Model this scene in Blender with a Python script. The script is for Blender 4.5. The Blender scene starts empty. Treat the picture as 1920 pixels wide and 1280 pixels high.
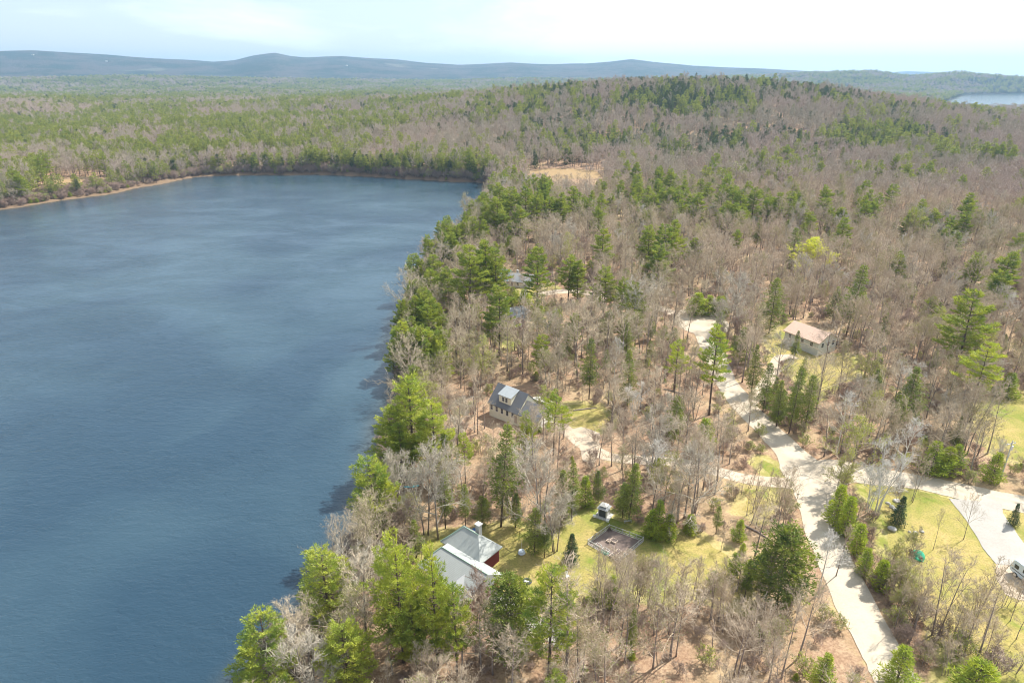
import bpy, math, random
import numpy as np
from mathutils import Vector, Matrix, noise
from mathutils.geometry import delaunay_2d_cdt
R = math.radians
PI = math.pi
sc = bpy.context.scene
col = sc.collection

# ------------------------------------------------------------------ camera
CAM_H = 85.0
F = 1230.0                      # focal length in pixels of a 1920 px wide photograph
PITCH = math.atan(500.0 / F)    # below the horizon
cam_d = bpy.data.cameras.new("camera")
cam = bpy.data.objects.new("camera", cam_d)
col.objects.link(cam)
cam_d.sensor_width = 36.0
cam_d.lens = 36.0 * F / 1920.0
cam_d.clip_start = 0.5
cam_d.clip_end = 60000
cam.location = (0, 0, CAM_H)
cam.rotation_euler = (PI / 2 - PITCH, 0, 0)
sc.camera = cam

# ------------------------------------------------------------------ light
SUN_AZ, SUN_EL = 56.0, 52.0     # azimuth clockwise from straight ahead
SKY_STR = 0.092
world = bpy.data.worlds.new("World")
sc.world = world
world.use_nodes = True
wn = world.node_tree.nodes; wl = world.node_tree.links
wn.clear()
w_out = wn.new("ShaderNodeOutputWorld"); w_bg = wn.new("ShaderNodeBackground")
w_sky = wn.new("ShaderNodeTexSky"); w_sky.sky_type = 'NISHITA'; w_sky.sun_disc = False
w_sky.sun_elevation = R(SUN_EL); w_sky.sun_rotation = R(SUN_AZ)
w_sky.altitude = 200; w_sky.air_density = 1.0; w_sky.dust_density = 1.0; w_sky.ozone_density = 1.3
w_bg.inputs[1].default_value = SKY_STR
# thin high cloud over the sky, thickest up and to the right of the view
w_tc = wn.new("ShaderNodeTexCoord"); w_map = wn.new("ShaderNodeMapping")
w_map.inputs['Scale'].default_value = (1.0, 1.0, 5.0); w_map.inputs['Location'].default_value = (0.3, 0.1, 0.15)
w_n = wn.new("ShaderNodeTexNoise"); w_n.inputs['Scale'].default_value = 1.7; w_n.inputs['Detail'].default_value = 9
w_n.inputs['Roughness'].default_value = 0.58; w_n.inputs['Distortion'].default_value = 0.4
w_sep = wn.new("ShaderNodeSeparateXYZ")
w_ma = wn.new("ShaderNodeMath"); w_ma.operation = 'MULTIPLY_ADD'; w_ma.inputs[1].default_value = 0.42
w_r = wn.new("ShaderNodeMapRange"); w_r.inputs[1].default_value = 0.45; w_r.inputs[2].default_value = 0.62
w_r.inputs[3].default_value = 0.28; w_r.inputs[4].default_value = 0.9
w_mix = wn.new("ShaderNodeMix"); w_mix.data_type = 'RGBA'
w_mix.inputs[7].default_value = (9.4, 9.9, 10.2, 1)
wl.new(w_tc.outputs['Generated'], w_map.inputs[0]); wl.new(w_map.outputs[0], w_n.inputs[0])
wl.new(w_tc.outputs['Generated'], w_sep.inputs[0])
wl.new(w_sep.outputs[0], w_ma.inputs[0]); wl.new(w_n.outputs[0], w_ma.inputs[2])
wl.new(w_ma.outputs[0], w_r.inputs[0]); wl.new(w_r.outputs[0], w_mix.inputs[0])
wl.new(w_sky.outputs[0], w_mix.inputs[6]); wl.new(w_mix.outputs[2], w_bg.inputs[0])
wl.new(w_bg.outputs[0], w_out.inputs[0])

sun_d = bpy.data.lights.new("sun", 'SUN'); sun_d.energy = 5.0; sun_d.angle = R(0.55); sun_d.color = (1.0, 0.95, 0.87)
sun = bpy.data.objects.new("sun", sun_d); col.objects.link(sun)
sdir = Vector((math.sin(R(SUN_AZ)) * math.cos(R(SUN_EL)), math.cos(R(SUN_AZ)) * math.cos(R(SUN_EL)), math.sin(R(SUN_EL))))
sun.rotation_euler = sdir.to_track_quat('Z', 'Y').to_euler(); sun.location = (0, 0, 300)

sc.view_settings.view_transform = 'Standard'
sc.view_settings.look = 'None'
sc.view_settings.exposure = 0.78
sc.view_settings.gamma = 1
sc.view_settings.use_curve_mapping = False
cy = sc.cycles
cy.use_denoising = True; cy.denoiser = 'OPENIMAGEDENOISE'; cy.denoising_prefilter = 'ACCURATE'; cy.denoising_input_passes = 'RGB_ALBEDO_NORMAL'
cy.pixel_filter_type = 'BLACKMAN_HARRIS'; cy.filter_width = 1.05
cy.max_bounces = 6; cy.diffuse_bounces = 3; cy.glossy_bounces = 2; cy.transmission_bounces = 3
cy.transparent_max_bounces = 4; cy.volume_bounces = 0
cy.sample_clamp_direct = 3.0; cy.sample_clamp_indirect = 3.0
cy.caustics_reflective = False; cy.caustics_refractive = False

# ------------------------------------------------------------------ pixel <-> world
CP, SP = math.cos(PITCH), math.sin(PITCH)
def ray(px, py):
    a = (px - 960.0) / F; b = -(py - 640.0) / F
    v = np.array([a, CP + b * SP, -SP + b * CP]); return v / np.linalg.norm(v)
def flat(px, py, z=0.0):
    v = ray(px, py); t = (z - CAM_H) / v[2]; return (v[0] * t, v[1] * t)
def project(x, y, z):
    dz = z - CAM_H; zc = y * CP - dz * SP; yc = y * SP + dz * CP
    zc = np.maximum(zc, 1e-3)
    return 960 + F * x / zc, 640 - F * yc / zc

# ------------------------------------------------------------------ lake outline (measured along the water's edge)
shore_px = [(330, 2600), (400, 1650), (430, 1400), (455, 1330), (515, 1245), (575, 1180), (640, 1085), (676, 1010), (694, 940), (716, 860), (730, 790),
            (746, 700), (752, 620), (768, 560), (795, 512), (838, 468), (880, 430), (908, 398), (920, 368), (914, 344),
            (890, 341), (845, 340), (800, 337), (750, 335), (700, 331), (650, 329), (600, 327), (550, 328), (500, 327), (460, 328),
            (420, 329), (370, 331), (335, 337), (300, 345), (262, 351), (225, 360), (190, 366), (150, 371), (110, 376), (60, 384), (0, 393),
            (-120, 410), (-400, 440), (-1500, 560), (-5000, 2600)]
LAKE = np.array([flat(*p) for p in shore_px])
def refine(poly, n_it=3, amp=0.10, seed=1):
    rs = np.random.RandomState(seed); P = poly
    for _ in range(n_it):
        Q = np.roll(P, -1, 0); d = Q - P; L = np.hypot(d[:, 0], d[:, 1])
        mid = (P + Q) / 2 + np.stack([-d[:, 1], d[:, 0]], 1) * (rs.uniform(-amp, amp, len(P)))[:, None]
        out = np.empty((2 * len(P), 2)); out[0::2] = P; out[1::2] = mid; P = out
    return P
LAKE = refine(LAKE, 2, 0.07, 5)
fl = [(1735, 205), (1790, 188), (1812, 179), (1870, 177), (2100, 176), (2500, 185), (2500, 225), (1900, 225)]
FARLAKE = np.array([flat(*p) for p in fl])
def sdist(P, poly):
    """signed distance, positive inside the polygon"""
    P = np.asarray(P, float); x, y = P[:, 0], P[:, 1]
    best = np.full(len(P), 1e18); ins = np.zeros(len(P), bool)
    n = len(poly)
    for i in range(n):
        ax, ay = poly[i]; bx, by = poly[(i + 1) % n]
        dx, dy = bx - ax, by - ay; L = dx * dx + dy * dy + 1e-12
        t = np.clip(((x - ax) * dx + (y - ay) * dy) / L, 0, 1)
        best = np.minimum(best, (x - ax - t * dx) ** 2 + (y - ay - t * dy) ** 2)
        c = (ay > y) != (by > y)
        with np.errstate(divide='ignore', invalid='ignore'):
            xi = (bx - ax) * (y - ay) / (by - ay if by != ay else 1e-12) + ax
        ins ^= c & (x < xi)
    d = np.sqrt(best); return np.where(ins, d, -d)

# ------------------------------------------------------------------ terrain
def sm(a, b, x):
    t = np.clip((x - a) / (b - a), 0, 1); return t * t * (3 - 2 * t)
RIDGES = [  # distance, half width, skyline as photo pixels of the crest
    (7200, 2300, [(-900, 110), (-300, 108), (0, 97), (60, 96), (150, 101), (250, 108), (330, 112), (400, 116), (440, 113), (475, 105), (515, 99), (545, 105), (575, 108),
                  (640, 106), (740, 112), (800, 118), (860, 122), (900, 121), (960, 118), (1040, 121), (1100, 120), (1150, 115), (1185, 111), (1225, 116), (1300, 124),
                  (1400, 128), (1500, 133), (1600, 138), (1700, 146), (1800, 150), (3000, 152)]),
    (4700, 1100, [(-900, 150), (0, 150), (250, 146), (500, 150), (800, 154), (1000, 150), (1200, 152), (1350, 146), (1450, 142), (1560, 139), (1640, 137), (1700, 146), (1740, 144), (1790, 139),
                  (1850, 144), (1920, 149), (2200, 152), (3000, 154)]),
    (12500, 1500, [(-900, 150), (1400, 150), (1520, 136), (1600, 137), (1660, 137), (1700, 134), (1740, 135), (1800, 140), (1850, 141), (1920, 144), (2200, 148), (3000, 150)]),
]
for i, (D, W, pr) in enumerate(RIDGES):
    ta = []; hh = []
    for px, py in pr:
        v = ray(px, py); ta.append(math.atan2(v[0], v[1])); s = D / math.hypot(v[0], v[1]); hh.append(CAM_H + v[2] * s)
    RIDGES[i] = (D, W, np.array(ta), np.array(hh))
def wob(x, y, s, ph):
    return (np.sin(x / s + ph) + np.sin(y / s * 1.13 + 2.1 * ph) + np.sin((x + y) / s * 0.71 + 3.7 * ph) + np.sin((x - y) / s * 0.57 + 1.3 * ph)) / 4
def height(x, y):
    x = np.atleast_1d(np.asarray(x, float)); y = np.atleast_1d(np.asarray(y, float))
    P = np.stack([x, y], 1); d = -sdist(P, LAKE)
    r = np.hypot(x, y)
    land = 1.6 * (1 - np.exp(-np.maximum(d, 0) / 5)) + 2.4 * sm(4, 70, d)
    land += sm(60, 300, d) * sm(250, 700, r) * (5 + 7 * wob(x, y, 75, 1.0))
    land += sm(500, 1400, r) * (3 + 6 * wob(x, y, 210, 2.2))
    # wooded hill right of centre
    hx, hy = x - 300, y - 1010
    land += 57 * np.exp(-(hx / np.where(hx > 0, 215, 290)) ** 2 / 2 - (hy / np.where(hy < 0, 200, 260)) ** 2 / 2) 
    land += 1 * np.exp(-((x - 620) / 220) ** 2 / 2 - ((y - 820) / 150) ** 2 / 2)
    # low swell left of it
    land += 13 * np.exp(-((y - 1330) / 190) ** 2 / 2) * sm(250, -100, x)
    az = np.arctan2(x, y)
    for D, W, ta, hh in RIDGES:
        crest = np.interp(az, ta, hh)
        t = (r - D) / np.where(r < D, W, W * 1.6)
        rough = 1 + 0.10 * wob(x, y, 330, 0.4) * np.clip(np.abs(t) * 3, 0, 1)
        prof = np.exp(-(t * 1.35) ** 2)
        land = np.maximum(land, 8 * sm(900, 1800, r) + (crest - 8 - 14) * prof * rough + 14 * prof)
    land = np.where(r > 3800, land + 7 * wob(x, y, 95, 1.7) * sm(3800, 5000, r) * 0.8, land)
    df = sdist(P, FARLAKE)
    land = np.where(r > 1700, np.where(df > -260, land * np.clip((-df) / 260, 0, 1) - 1.0 * (df > 0), land), land)
    return np.where(d > 0, land, -np.minimum(3.5, 0.16 * -d))
# the same terrain as a lookup on the ground sheet's own vertices
NA, NR = 620, 620
az = np.linspace(R(-72), R(72), NA)
rr = 22 * np.exp(np.linspace(0, math.log(15000 / 22), NR))
AZ, RR = np.meshgrid(az, rr)
GX, GY = (RR * np.sin(AZ)).ravel(), (RR * np.cos(AZ)).ravel()
GZ = height(GX, GY)
height_exact = height; GZ2 = GZ.reshape(NR, NA)
def height(x, y):
    x = np.atleast_1d(np.asarray(x, float)); y = np.atleast_1d(np.asarray(y, float))
    a = (np.arctan2(x, y) - az[0]) / (az[1] - az[0]); r = np.log(np.maximum(np.hypot(x, y), 22.01) / 22) / math.log(15000 / 22) * (NR - 1)
    a = np.clip(a, 0, NA - 1.001); r = np.clip(r, 0, NR - 1.001); i = a.astype(int); j = r.astype(int); fa = a - i; fr = r - j
    return (GZ2[j, i] * (1 - fa) + GZ2[j, i + 1] * fa) * (1 - fr) + (GZ2[j + 1, i] * (1 - fa) + GZ2[j + 1, i + 1] * fa) * fr
def h1(x, y): return float(height(x, y)[0])
TS = 45 * np.exp(np.arange(900) * 0.0068)
def hit(px, py, lift=0.0):
    """where the sight line through a photo pixel meets the terrain (raised by lift)"""
    v = ray(px, py)
    X, Y, Z = v[0] * TS, v[1] * TS, CAM_H + v[2] * TS
    below = Z < height(X, Y) + lift
    if not below.any(): return None
    i = int(np.argmax(below))
    a, b = (TS[i - 1] if i else 20.0), TS[i]
    for _ in range(14):
        m = (a + b) / 2
        if CAM_H + v[2] * m < h1(v[0] * m, v[1] * m) + lift: b = m
        else: a = m
    return (v[0] * b, v[1] * b, h1(v[0] * b, v[1] * b))
def gpoly(pts): return np.array([hit(*p)[:2] for p in pts])

# ------------------------------------------------------------------ materials
def newmat(name):
    m = bpy.data.materials.new(name); m.use_nodes = True
    nt = m.node_tree; nt.nodes.clear()
    out = nt.nodes.new("ShaderNodeOutputMaterial"); return m, nt, out
class NT:
    def __init__(s, nt): s.nt = nt
    def n(s, t, **k):
        a = s.nt.nodes.new(t)
        for kk, v in k.items():
            if kk == 'ins':
                for i, vv in v.items(): a.inputs[i].default_value = vv
            else: setattr(a, kk, v)
        return a
    def l(s, a, b): s.nt.links.new(a, b)
    def noise(s, scale, detail=4, rough=0.55, vec=None, dist=0.0):
        a = s.n("ShaderNodeTexNoise", ins={'Scale': scale, 'Detail': detail, 'Roughness': rough, 'Distortion': dist})
        if vec is not None: s.l(vec, a.inputs[0])
        return a.outputs[0]
    def ramp(s, fac, lo, hi, a=0.0, b=1.0):
        m = s.n("ShaderNodeMapRange", ins={1: lo, 2: hi, 3: a, 4: b}); s.l(fac, m.inputs[0]); return m.outputs[0]
    def mix(s, fac, a, b, mode='MIX'):
        m = s.n("ShaderNodeMix", data_type='RGBA', blend_type=mode)
        for i, v in ((0, fac), (6, a), (7, b)):
            if isinstance(v, (int, float)): m.inputs[i].default_value = v
            elif isinstance(v, tuple): m.inputs[i].default_value = (*v, 1) if len(v) == 3 else v
            else: s.l(v, m.inputs[i])
        return m.outputs[2]
    def math(s, op, a, b=0.0):
        m = s.n("ShaderNodeMath", operation=op)
        for i, v in ((0, a), (1, b)):
            if isinstance(v, (int, float)): m.inputs[i].default_value = v
            else: s.l(v, m.inputs[i])
        return m.outputs[0]
    def pos(s): return s.n("ShaderNodeNewGeometry").outputs['Position']
    def attr(s, name): return s.n("ShaderNodeAttribute", attribute_name=name).outputs['Fac']
    def rnd(s): return s.n("ShaderNodeObjectInfo").outputs['Random']
    def bump(s, h, strength=0.5, dist=0.1):
        b = s.n("ShaderNodeBump", ins={'Strength': strength, 'Distance': dist}); s.l(h, b.inputs['Height']); return b.outputs[0]
def surf(name, color, rough=0.8, spec=0.3, var=0.15, scale=1.5, bump=0.0, metal=0.0, coat=0.0):
    """a painted, wooden or stone surface with weathering"""
    m, nt, out = newmat(name); t = NT(nt)
    tc = t.n("ShaderNodeTexCoord").outputs['Object']
    n1 = t.noise(scale, 5, 0.6, tc); n2 = t.noise(scale * 9, 4, 0.6, tc)
    f = t.math('ADD', t.math('MULTIPLY', n1, 0.6), t.math('MULTIPLY', n2, 0.4))
    v = t.ramp(f, 0.3, 0.7, 1 - var, 1 + var)
    c = t.mix(1.0, color, v, 'MULTIPLY')
    b = t.n("ShaderNodeBsdfPrincipled", ins={'Roughness': rough, 'Specular IOR Level': spec, 'Metallic': metal, 'Coat Weight': coat})
    t.l(c, b.inputs['Base Color'])
    if bump: t.l(t.bump(n2, bump, 0.02), b.inputs['Normal'])
    t.l(b.outputs[0], out.inputs[0]); return m
def rowmat(name, color, axis, pitch, rough=0.85, var=0.12, depth=0.5, tint=0.12):
    """shingles or clapboards: courses along an object axis"""
    m, nt, out = newmat(name); t = NT(nt)
    tc = t.n("ShaderNodeTexCoord").outputs['Object']
    sp = t.n("ShaderNodeSeparateXYZ"); t.l(tc, sp.inputs[0])
    s = t.math('FRACT', t.math('DIVIDE', sp.outputs[axis], pitch))
    n1 = t.noise(1.1, 5, 0.6, tc); n2 = t.noise(14, 3, 0.6, tc)
    f = t.math('ADD', t.math('MULTIPLY', n1, 0.5), t.math('MULTIPLY', n2, 0.5))
    v = t.ramp(f, 0.3, 0.7, 1 - var, 1 + var)
    edge = t.ramp(s, 0.0, 0.16, 1 - tint, 1.0)
    c = t.mix(1.0, t.mix(1.0, color, v, 'MULTIPLY'), edge, 'MULTIPLY')
    b = t.n("ShaderNodeBsdfPrincipled", ins={'Roughness': rough, 'Specular IOR Level': 0.25})
    t.l(c, b.inputs['Base Color']); t.l(t.bump(s, depth, 0.02), b.inputs['Normal'])
    t.l(b.outputs[0], out.inputs[0]); return m
def leafmat(name, cols, transl=0.35, scale=0.35, rough=0.6, sc2=5.0):
    m, nt, out = newmat(name); t = NT(nt)
    p = t.pos(); r = t.rnd()
    c = t.mix(r, cols[0], cols[1])
    c = t.mix(t.ramp(t.noise(scale, 3, 0.6, p), 0.38, 0.62), c, cols[2])
    c = t.mix(t.ramp(t.noise(sc2, 2, 0.6, p), 0.45, 0.8, 0, 0.55), c, cols[3])
    d = t.n("ShaderNodeBsdfPrincipled", ins={'Roughness': rough, 'Specular IOR Level': 0.25}); t.l(c, d.inputs['Base Color'])
    tr = t.n("ShaderNodeBsdfTranslucent"); t.l(t.mix(1.0, c, (1.15, 1.15, 0.55), 'MULTIPLY'), tr.inputs[0])
    mx = t.n("ShaderNodeMixShader", ins={0: transl}); t.l(d.outputs[0], mx.inputs[1]); t.l(tr.outputs[0], mx.inputs[2])
    t.l(mx.outputs[0], out.inputs[0]); return m
def barkmat(name, a, b, c, scale=0.012):
    m, nt, out = newmat(name); t = NT(nt)
    p = t.pos(); r = t.rnd()
    k = t.mix(r, a, b)
    k = t.mix(t.ramp(t.noise(scale, 3, 0.6, p), 0.44, 0.58, 0, 0.8), k, c)
    k = t.mix(1.0, k, t.ramp(t.noise(3.0, 4, 0.65, p), 0.3, 0.7, 0.72, 1.2), 'MULTIPLY')
    d = t.n("ShaderNodeBsdfPrincipled", ins={'Roughness': 0.85, 'Specular IOR Level': 0.2}); t.l(k, d.inputs['Base Color'])
    t.l(d.outputs[0], out.inputs[0]); return m

M = {}
M['twig'] = barkmat('bare_twigs', (0.55, 0.46, 0.33), (0.41, 0.335, 0.24), (0.52, 0.415, 0.31))
M['bark'] = barkmat('grey_bark', (0.30, 0.26, 0.225), (0.20, 0.165, 0.14), (0.28, 0.22, 0.20))
M['greytwig'] = barkmat('pale_grey_twigs', (0.50, 0.455, 0.375), (0.41, 0.365, 0.29), (0.48, 0.42, 0.335))
M['birch'] = barkmat('white_birch_bark', (0.66, 0.63, 0.57), (0.58, 0.55, 0.49), (0.60, 0.56, 0.51))
M['pinebark'] = barkmat('dark_pine_bark', (0.11, 0.08, 0.06), (0.15, 0.11, 0.085), (0.12, 0.09, 0.07))
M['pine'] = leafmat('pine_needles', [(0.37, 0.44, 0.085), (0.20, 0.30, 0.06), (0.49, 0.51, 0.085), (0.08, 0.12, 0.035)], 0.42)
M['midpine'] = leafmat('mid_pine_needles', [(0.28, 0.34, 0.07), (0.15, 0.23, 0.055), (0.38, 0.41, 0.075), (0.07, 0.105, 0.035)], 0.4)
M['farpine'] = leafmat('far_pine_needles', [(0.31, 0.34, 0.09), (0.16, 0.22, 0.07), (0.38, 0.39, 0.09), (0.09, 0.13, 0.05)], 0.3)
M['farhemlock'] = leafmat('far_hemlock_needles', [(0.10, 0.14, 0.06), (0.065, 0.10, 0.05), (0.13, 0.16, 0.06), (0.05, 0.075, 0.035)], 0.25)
M['hemlock'] = leafmat('hemlock_needles', [(0.19, 0.25, 0.06), (0.11, 0.165, 0.05), (0.30, 0.34, 0.06), (0.05, 0.085, 0.025)], 0.35)
M['spruce'] = leafmat('spruce_needles', [(0.05, 0.10, 0.045), (0.06, 0.11, 0.045), (0.07, 0.12, 0.045), (0.03, 0.055, 0.025)], 0.25)
M['fartwig'] = barkmat('far_bare_crowns', (0.48, 0.405, 0.32), (0.37, 0.33, 0.245), (0.48, 0.38, 0.32))
M['bud'] = leafmat('fresh_spring_leaves', [(0.34, 0.40, 0.06), (0.28, 0.33, 0.07), (0.40, 0.42, 0.08), (0.22, 0.27, 0.05)], 0.45)
M['haze_bud'] = leafmat('dull_olive_buds', [(0.27, 0.28, 0.10), (0.30, 0.27, 0.13), (0.24, 0.27, 0.08), (0.18, 0.18, 0.07)], 0.35)
M['lime'] = leafmat('lime_blossom', [(0.72, 0.76, 0.06), (0.66, 0.74, 0.06), (0.74, 0.74, 0.08), (0.50, 0.55, 0.05)], 0.45)
M['shrub'] = leafmat('shrub_leaves', [(0.32, 0.41, 0.06), (0.22, 0.31, 0.06), (0.43, 0.48, 0.06), (0.12, 0.17, 0.03)], 0.4)
M['redtwig'] = barkmat('reddish_twigs', (0.38, 0.27, 0.22), (0.30, 0.22, 0.17), (0.40, 0.31, 0.25))

# ground: leaf litter, grass, marsh and the far woodland's floor
def ground_mat():
    m, nt, out = newmat('leaf_litter_ground'); t = NT(nt); p = t.pos()
    big = t.noise(0.035, 5, 0.6, p); mid = t.noise(0.33, 6, 0.65, p); fine = t.noise(2.6, 6, 0.7, p); vf = t.noise(11, 3, 0.7, p)
    litter = t.mix(t.ramp(mid, 0.36, 0.64), (0.31, 0.195, 0.12), (0.43, 0.315, 0.205))
    litter = t.mix(t.ramp(fine, 0.40, 0.62, 0, 0.85), litter, (0.19, 0.11, 0.07))
    litter = t.mix(t.ramp(vf, 0.52, 0.75, 0, 0.6), litter, (0.62, 0.47, 0.34))
    litter = t.mix(t.ramp(big, 0.5, 0.66, 0, 0.45), litter, (0.44, 0.36, 0.19))
    grass = t.mix(t.ramp(big, 0.4, 0.6), (0.21, 0.23, 0.045), (0.40, 0.32, 0.14))
    grass = t.mix(t.ramp(mid, 0.42, 0.62, 0, 0.8), grass, (0.50, 0.41, 0.19))
    grass = t.mix(t.ramp(fine, 0.45, 0.7, 0, 0.7), grass, (0.17, 0.17, 0.05))
    g = t.attr('grass'); gg = t.math('ADD', g, t.math('MULTIPLY', t.math('SUBTRACT', mid, 0.5), 0.9))
    c = t.mix(t.ramp(gg, 0.42, 0.6), litter, grass)
    marsh = t.mix(t.ramp(fine, 0.35, 0.65), (0.27, 0.18, 0.09), (0.36, 0.26, 0.14))
    marsh = t.mix(t.ramp(t.noise(0.08, 5, 0.6, p), 0.55, 0.66, 0, 0.8), marsh, (0.20, 0.14, 0.09))
    a = t.attr('marsh'); aa = t.math('ADD', a, t.math('MULTIPLY', t.math('SUBTRACT', mid, 0.5), 0.5))
    c = t.mix(t.ramp(aa, 0.4, 0.6), c, marsh)
    mud = t.attr('bank'); c = t.mix(mud, c, (0.17, 0.12, 0.08))
    # far woods: evergreen and bare patches (the trees themselves are below a pixel out there)
    f1 = t.noise(0.004, 7, 0.66, p); f2 = t.noise(0.03, 6, 0.75, p); f3 = t.noise(0.09, 3, 0.8, p)
    wood = t.mix(t.ramp(t.math('ADD', t.math('MULTIPLY', f1, 0.6), t.math('MULTIPLY', f2, 0.4)), 0.47, 0.54), (0.08, 0.072, 0.062), (0.022, 0.042, 0.026))
    wood = t.mix(t.ramp(f3, 0.45, 0.75, 0, 0.7), wood, (0.04, 0.05, 0.03))
    wood = t.mix(t.ramp(t.noise(0.0016, 3, 0.5, p), 0.66, 0.68, 0, 0.25), wood, (0.30, 0.29, 0.22))
    c = t.mix(t.attr('far'), c, wood)
    b = t.n("ShaderNodeBsdfPrincipled", ins={'Roughness': 0.95, 'Specular IOR Level': 0.1}); t.l(c, b.inputs['Base Color'])
    hgt = t.math('ADD', t.math('MULTIPLY', fine, 0.5), t.math('MULTIPLY', vf, 0.5))
    nb = t.bump(hgt, 0.6, 0.12)
    b2 = t.n("ShaderNodeBump", ins={'Distance': 16.0}); t.l(t.attr('far'), b2.inputs['Strength']); t.l(f2, b2.inputs['Height']); t.l(nb, b2.inputs['Normal'])
    t.l(b2.outputs[0], b.inputs['Normal']); t.l(b.outputs[0], out.inputs[0]); return m
M['ground'] = ground_mat()
def lawn_mat():
    m, nt, out = newmat('patchy_lawn'); t = NT(nt); p = t.pos()
    big = t.noise(0.07, 4, 0.6, p, 0.6); mid = t.noise(0.45, 6, 0.65, p); fine = t.noise(3.2, 6, 0.7, p); vf = t.noise(14, 3, 0.7, p)
    c = t.mix(t.ramp(big, 0.40, 0.55), (0.16, 0.215, 0.03), (0.43, 0.33, 0.13))
    c = t.mix(t.ramp(mid, 0.40, 0.62, 0, 0.75), c, (0.30, 0.27, 0.07))
    c = t.mix(t.ramp(fine, 0.43, 0.66, 0, 0.7), c, (0.12, 0.11, 0.035))
    c = t.mix(t.ramp(vf, 0.55, 0.75, 0, 0.5), c, (0.58, 0.50, 0.27))
    b = t.n("ShaderNodeBsdfPrincipled", ins={'Roughness': 0.95, 'Specular IOR Level': 0.1}); t.l(c, b.inputs['Base Color'])
    t.l(t.bump(fine, 0.6, 0.08), b.inputs['Normal']); t.l(b.outputs[0], out.inputs[0]); return m
M['lawn'] = lawn_mat()
def gravel_mat(name, base, dark, light):
    m, nt, out = newmat(name); t = NT(nt); p = t.pos()
    big = t.noise(0.16, 5, 0.6, p); fine = t.noise(2.2, 6, 0.7, p); vf = t.noise(16, 3, 0.7, p)
    c = t.mix(t.ramp(big, 0.38, 0.64), base, light)
    c = t.mix(t.ramp(fine, 0.45, 0.72, 0, 0.5), c, dark)
    c = t.mix(t.ramp(vf, 0.4, 0.7, 0, 0.45), c, light)
    tr = t.attr('track'); c = t.mix(t.math('MULTIPLY', tr, 0.55), c, light)
    b = t.n("ShaderNodeBsdfPrincipled", ins={'Roughness': 0.92, 'Specular IOR Level': 0.15}); t.l(c, b.inputs['Base Color'])
    t.l(t.bump(fine, 0.35, 0.04), b.inputs['Normal']); t.l(b.outputs[0], out.inputs[0]); return m
M['gravel'] = gravel_mat('gravel_road', (0.42, 0.355, 0.27), (0.31, 0.255, 0.19), (0.51, 0.445, 0.35))
M['asphalt'] = gravel_mat('worn_asphalt', (0.32, 0.30, 0.27), (0.25, 0.235, 0.21), (0.39, 0.37, 0.335))
M['dirt'] = gravel_mat('sandy_dirt', (0.43, 0.35, 0.26), (0.32, 0.24, 0.17), (0.53, 0.44, 0.34))
M['soil'] = gravel_mat('dark_garden_soil', (0.17, 0.13, 0.115), (0.10, 0.075, 0.06), (0.24, 0.19, 0.16))
def water_mat():
    m, nt, out = newmat('lake_water'); t = NT(nt); p = t.pos()
    mp = t.n("ShaderNodeMapping", ins={'Scale': (1.0, 1.9, 1.0), 'Rotation': (0, 0, R(18))}); t.l(p, mp.inputs[0])
    w1 = t.noise(0.9, 3, 0.6, mp.outputs[0], 0.6); w2 = t.noise(0.22, 3, 0.55, mp.outputs[0], 0.5); w3 = t.noise(3.0, 2, 0.5, mp.outputs[0])
    gust = t.noise(0.022, 5, 0.68, mp.outputs[0], 0.8)
    hgt = t.math('ADD', t.math('ADD', t.math('MULTIPLY', w1, 0.55), t.math('MULTIPLY', w2, 0.9)), t.math('MULTIPLY', w3, 0.12))
    bp = t.n("ShaderNodeBump", ins={'Distance': 0.36}); t.l(hgt, bp.inputs['Height']); t.l(t.ramp(gust, 0.38, 0.60, 0.45, 1.0), bp.inputs['Strength'])
    c = t.mix(t.attr('shallow'), t.mix(t.ramp(t.noise(0.011, 3, 0.5, p, 0.8), 0.42, 0.6), (0.017, 0.044, 0.070), (0.034, 0.070, 0.096)), (0.075, 0.075, 0.055))  # broad noise paints dark patches like cloud reflections into the base colour
    b = t.n("ShaderNodeBsdfPrincipled", ins={'Roughness': 0.10, 'IOR': 1.333, 'Specular IOR Level': 1.0}); t.l(c, b.inputs['Base Color'])
    t.l(bp.outputs[0], b.inputs['Normal']); t.l(b.outputs[0], out.inputs[0]); return m
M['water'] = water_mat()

# ------------------------------------------------------------------ mesh helpers
def link(o, parent=None):
    col.objects.link(o)
    if parent is not None: o.parent = parent
    return o
def tag(o, label=None, cat=None, group=None, kind=None):
    if label: o['label'] = label
    if cat: o['category'] = cat
    if group: o['group'] = group
    if kind: o['kind'] = kind
    return o
def mesh_from(name, V, Fc, mats, mi=None, smooth=False):
    me = bpy.data.meshes.new(name)
    me.from_pydata([tuple(v) for v in V] if not isinstance(V, list) else V, [], Fc)
    for m in (mats if isinstance(mats, (list, tuple)) else [mats]): me.materials.append(m)
    if mi is not None: me.polygons.foreach_set('material_index', np.asarray(mi, np.int32))
    if smooth: me.polygons.foreach_set('use_smooth', np.ones(len(me.polygons), bool))
    me.update(); return me
def fattr(me, name, vals):
    a = me.attributes.new(name, 'FLOAT', 'POINT'); a.data.foreach_set('value', np.asarray(vals, np.float32))
def empty(name, loc, rz=0.0):
    o = bpy.data.objects.new(name, None); o.empty_display_size = 0.5; o.location = loc; o.rotation_euler = (0, 0, rz); return link(o)
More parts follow.
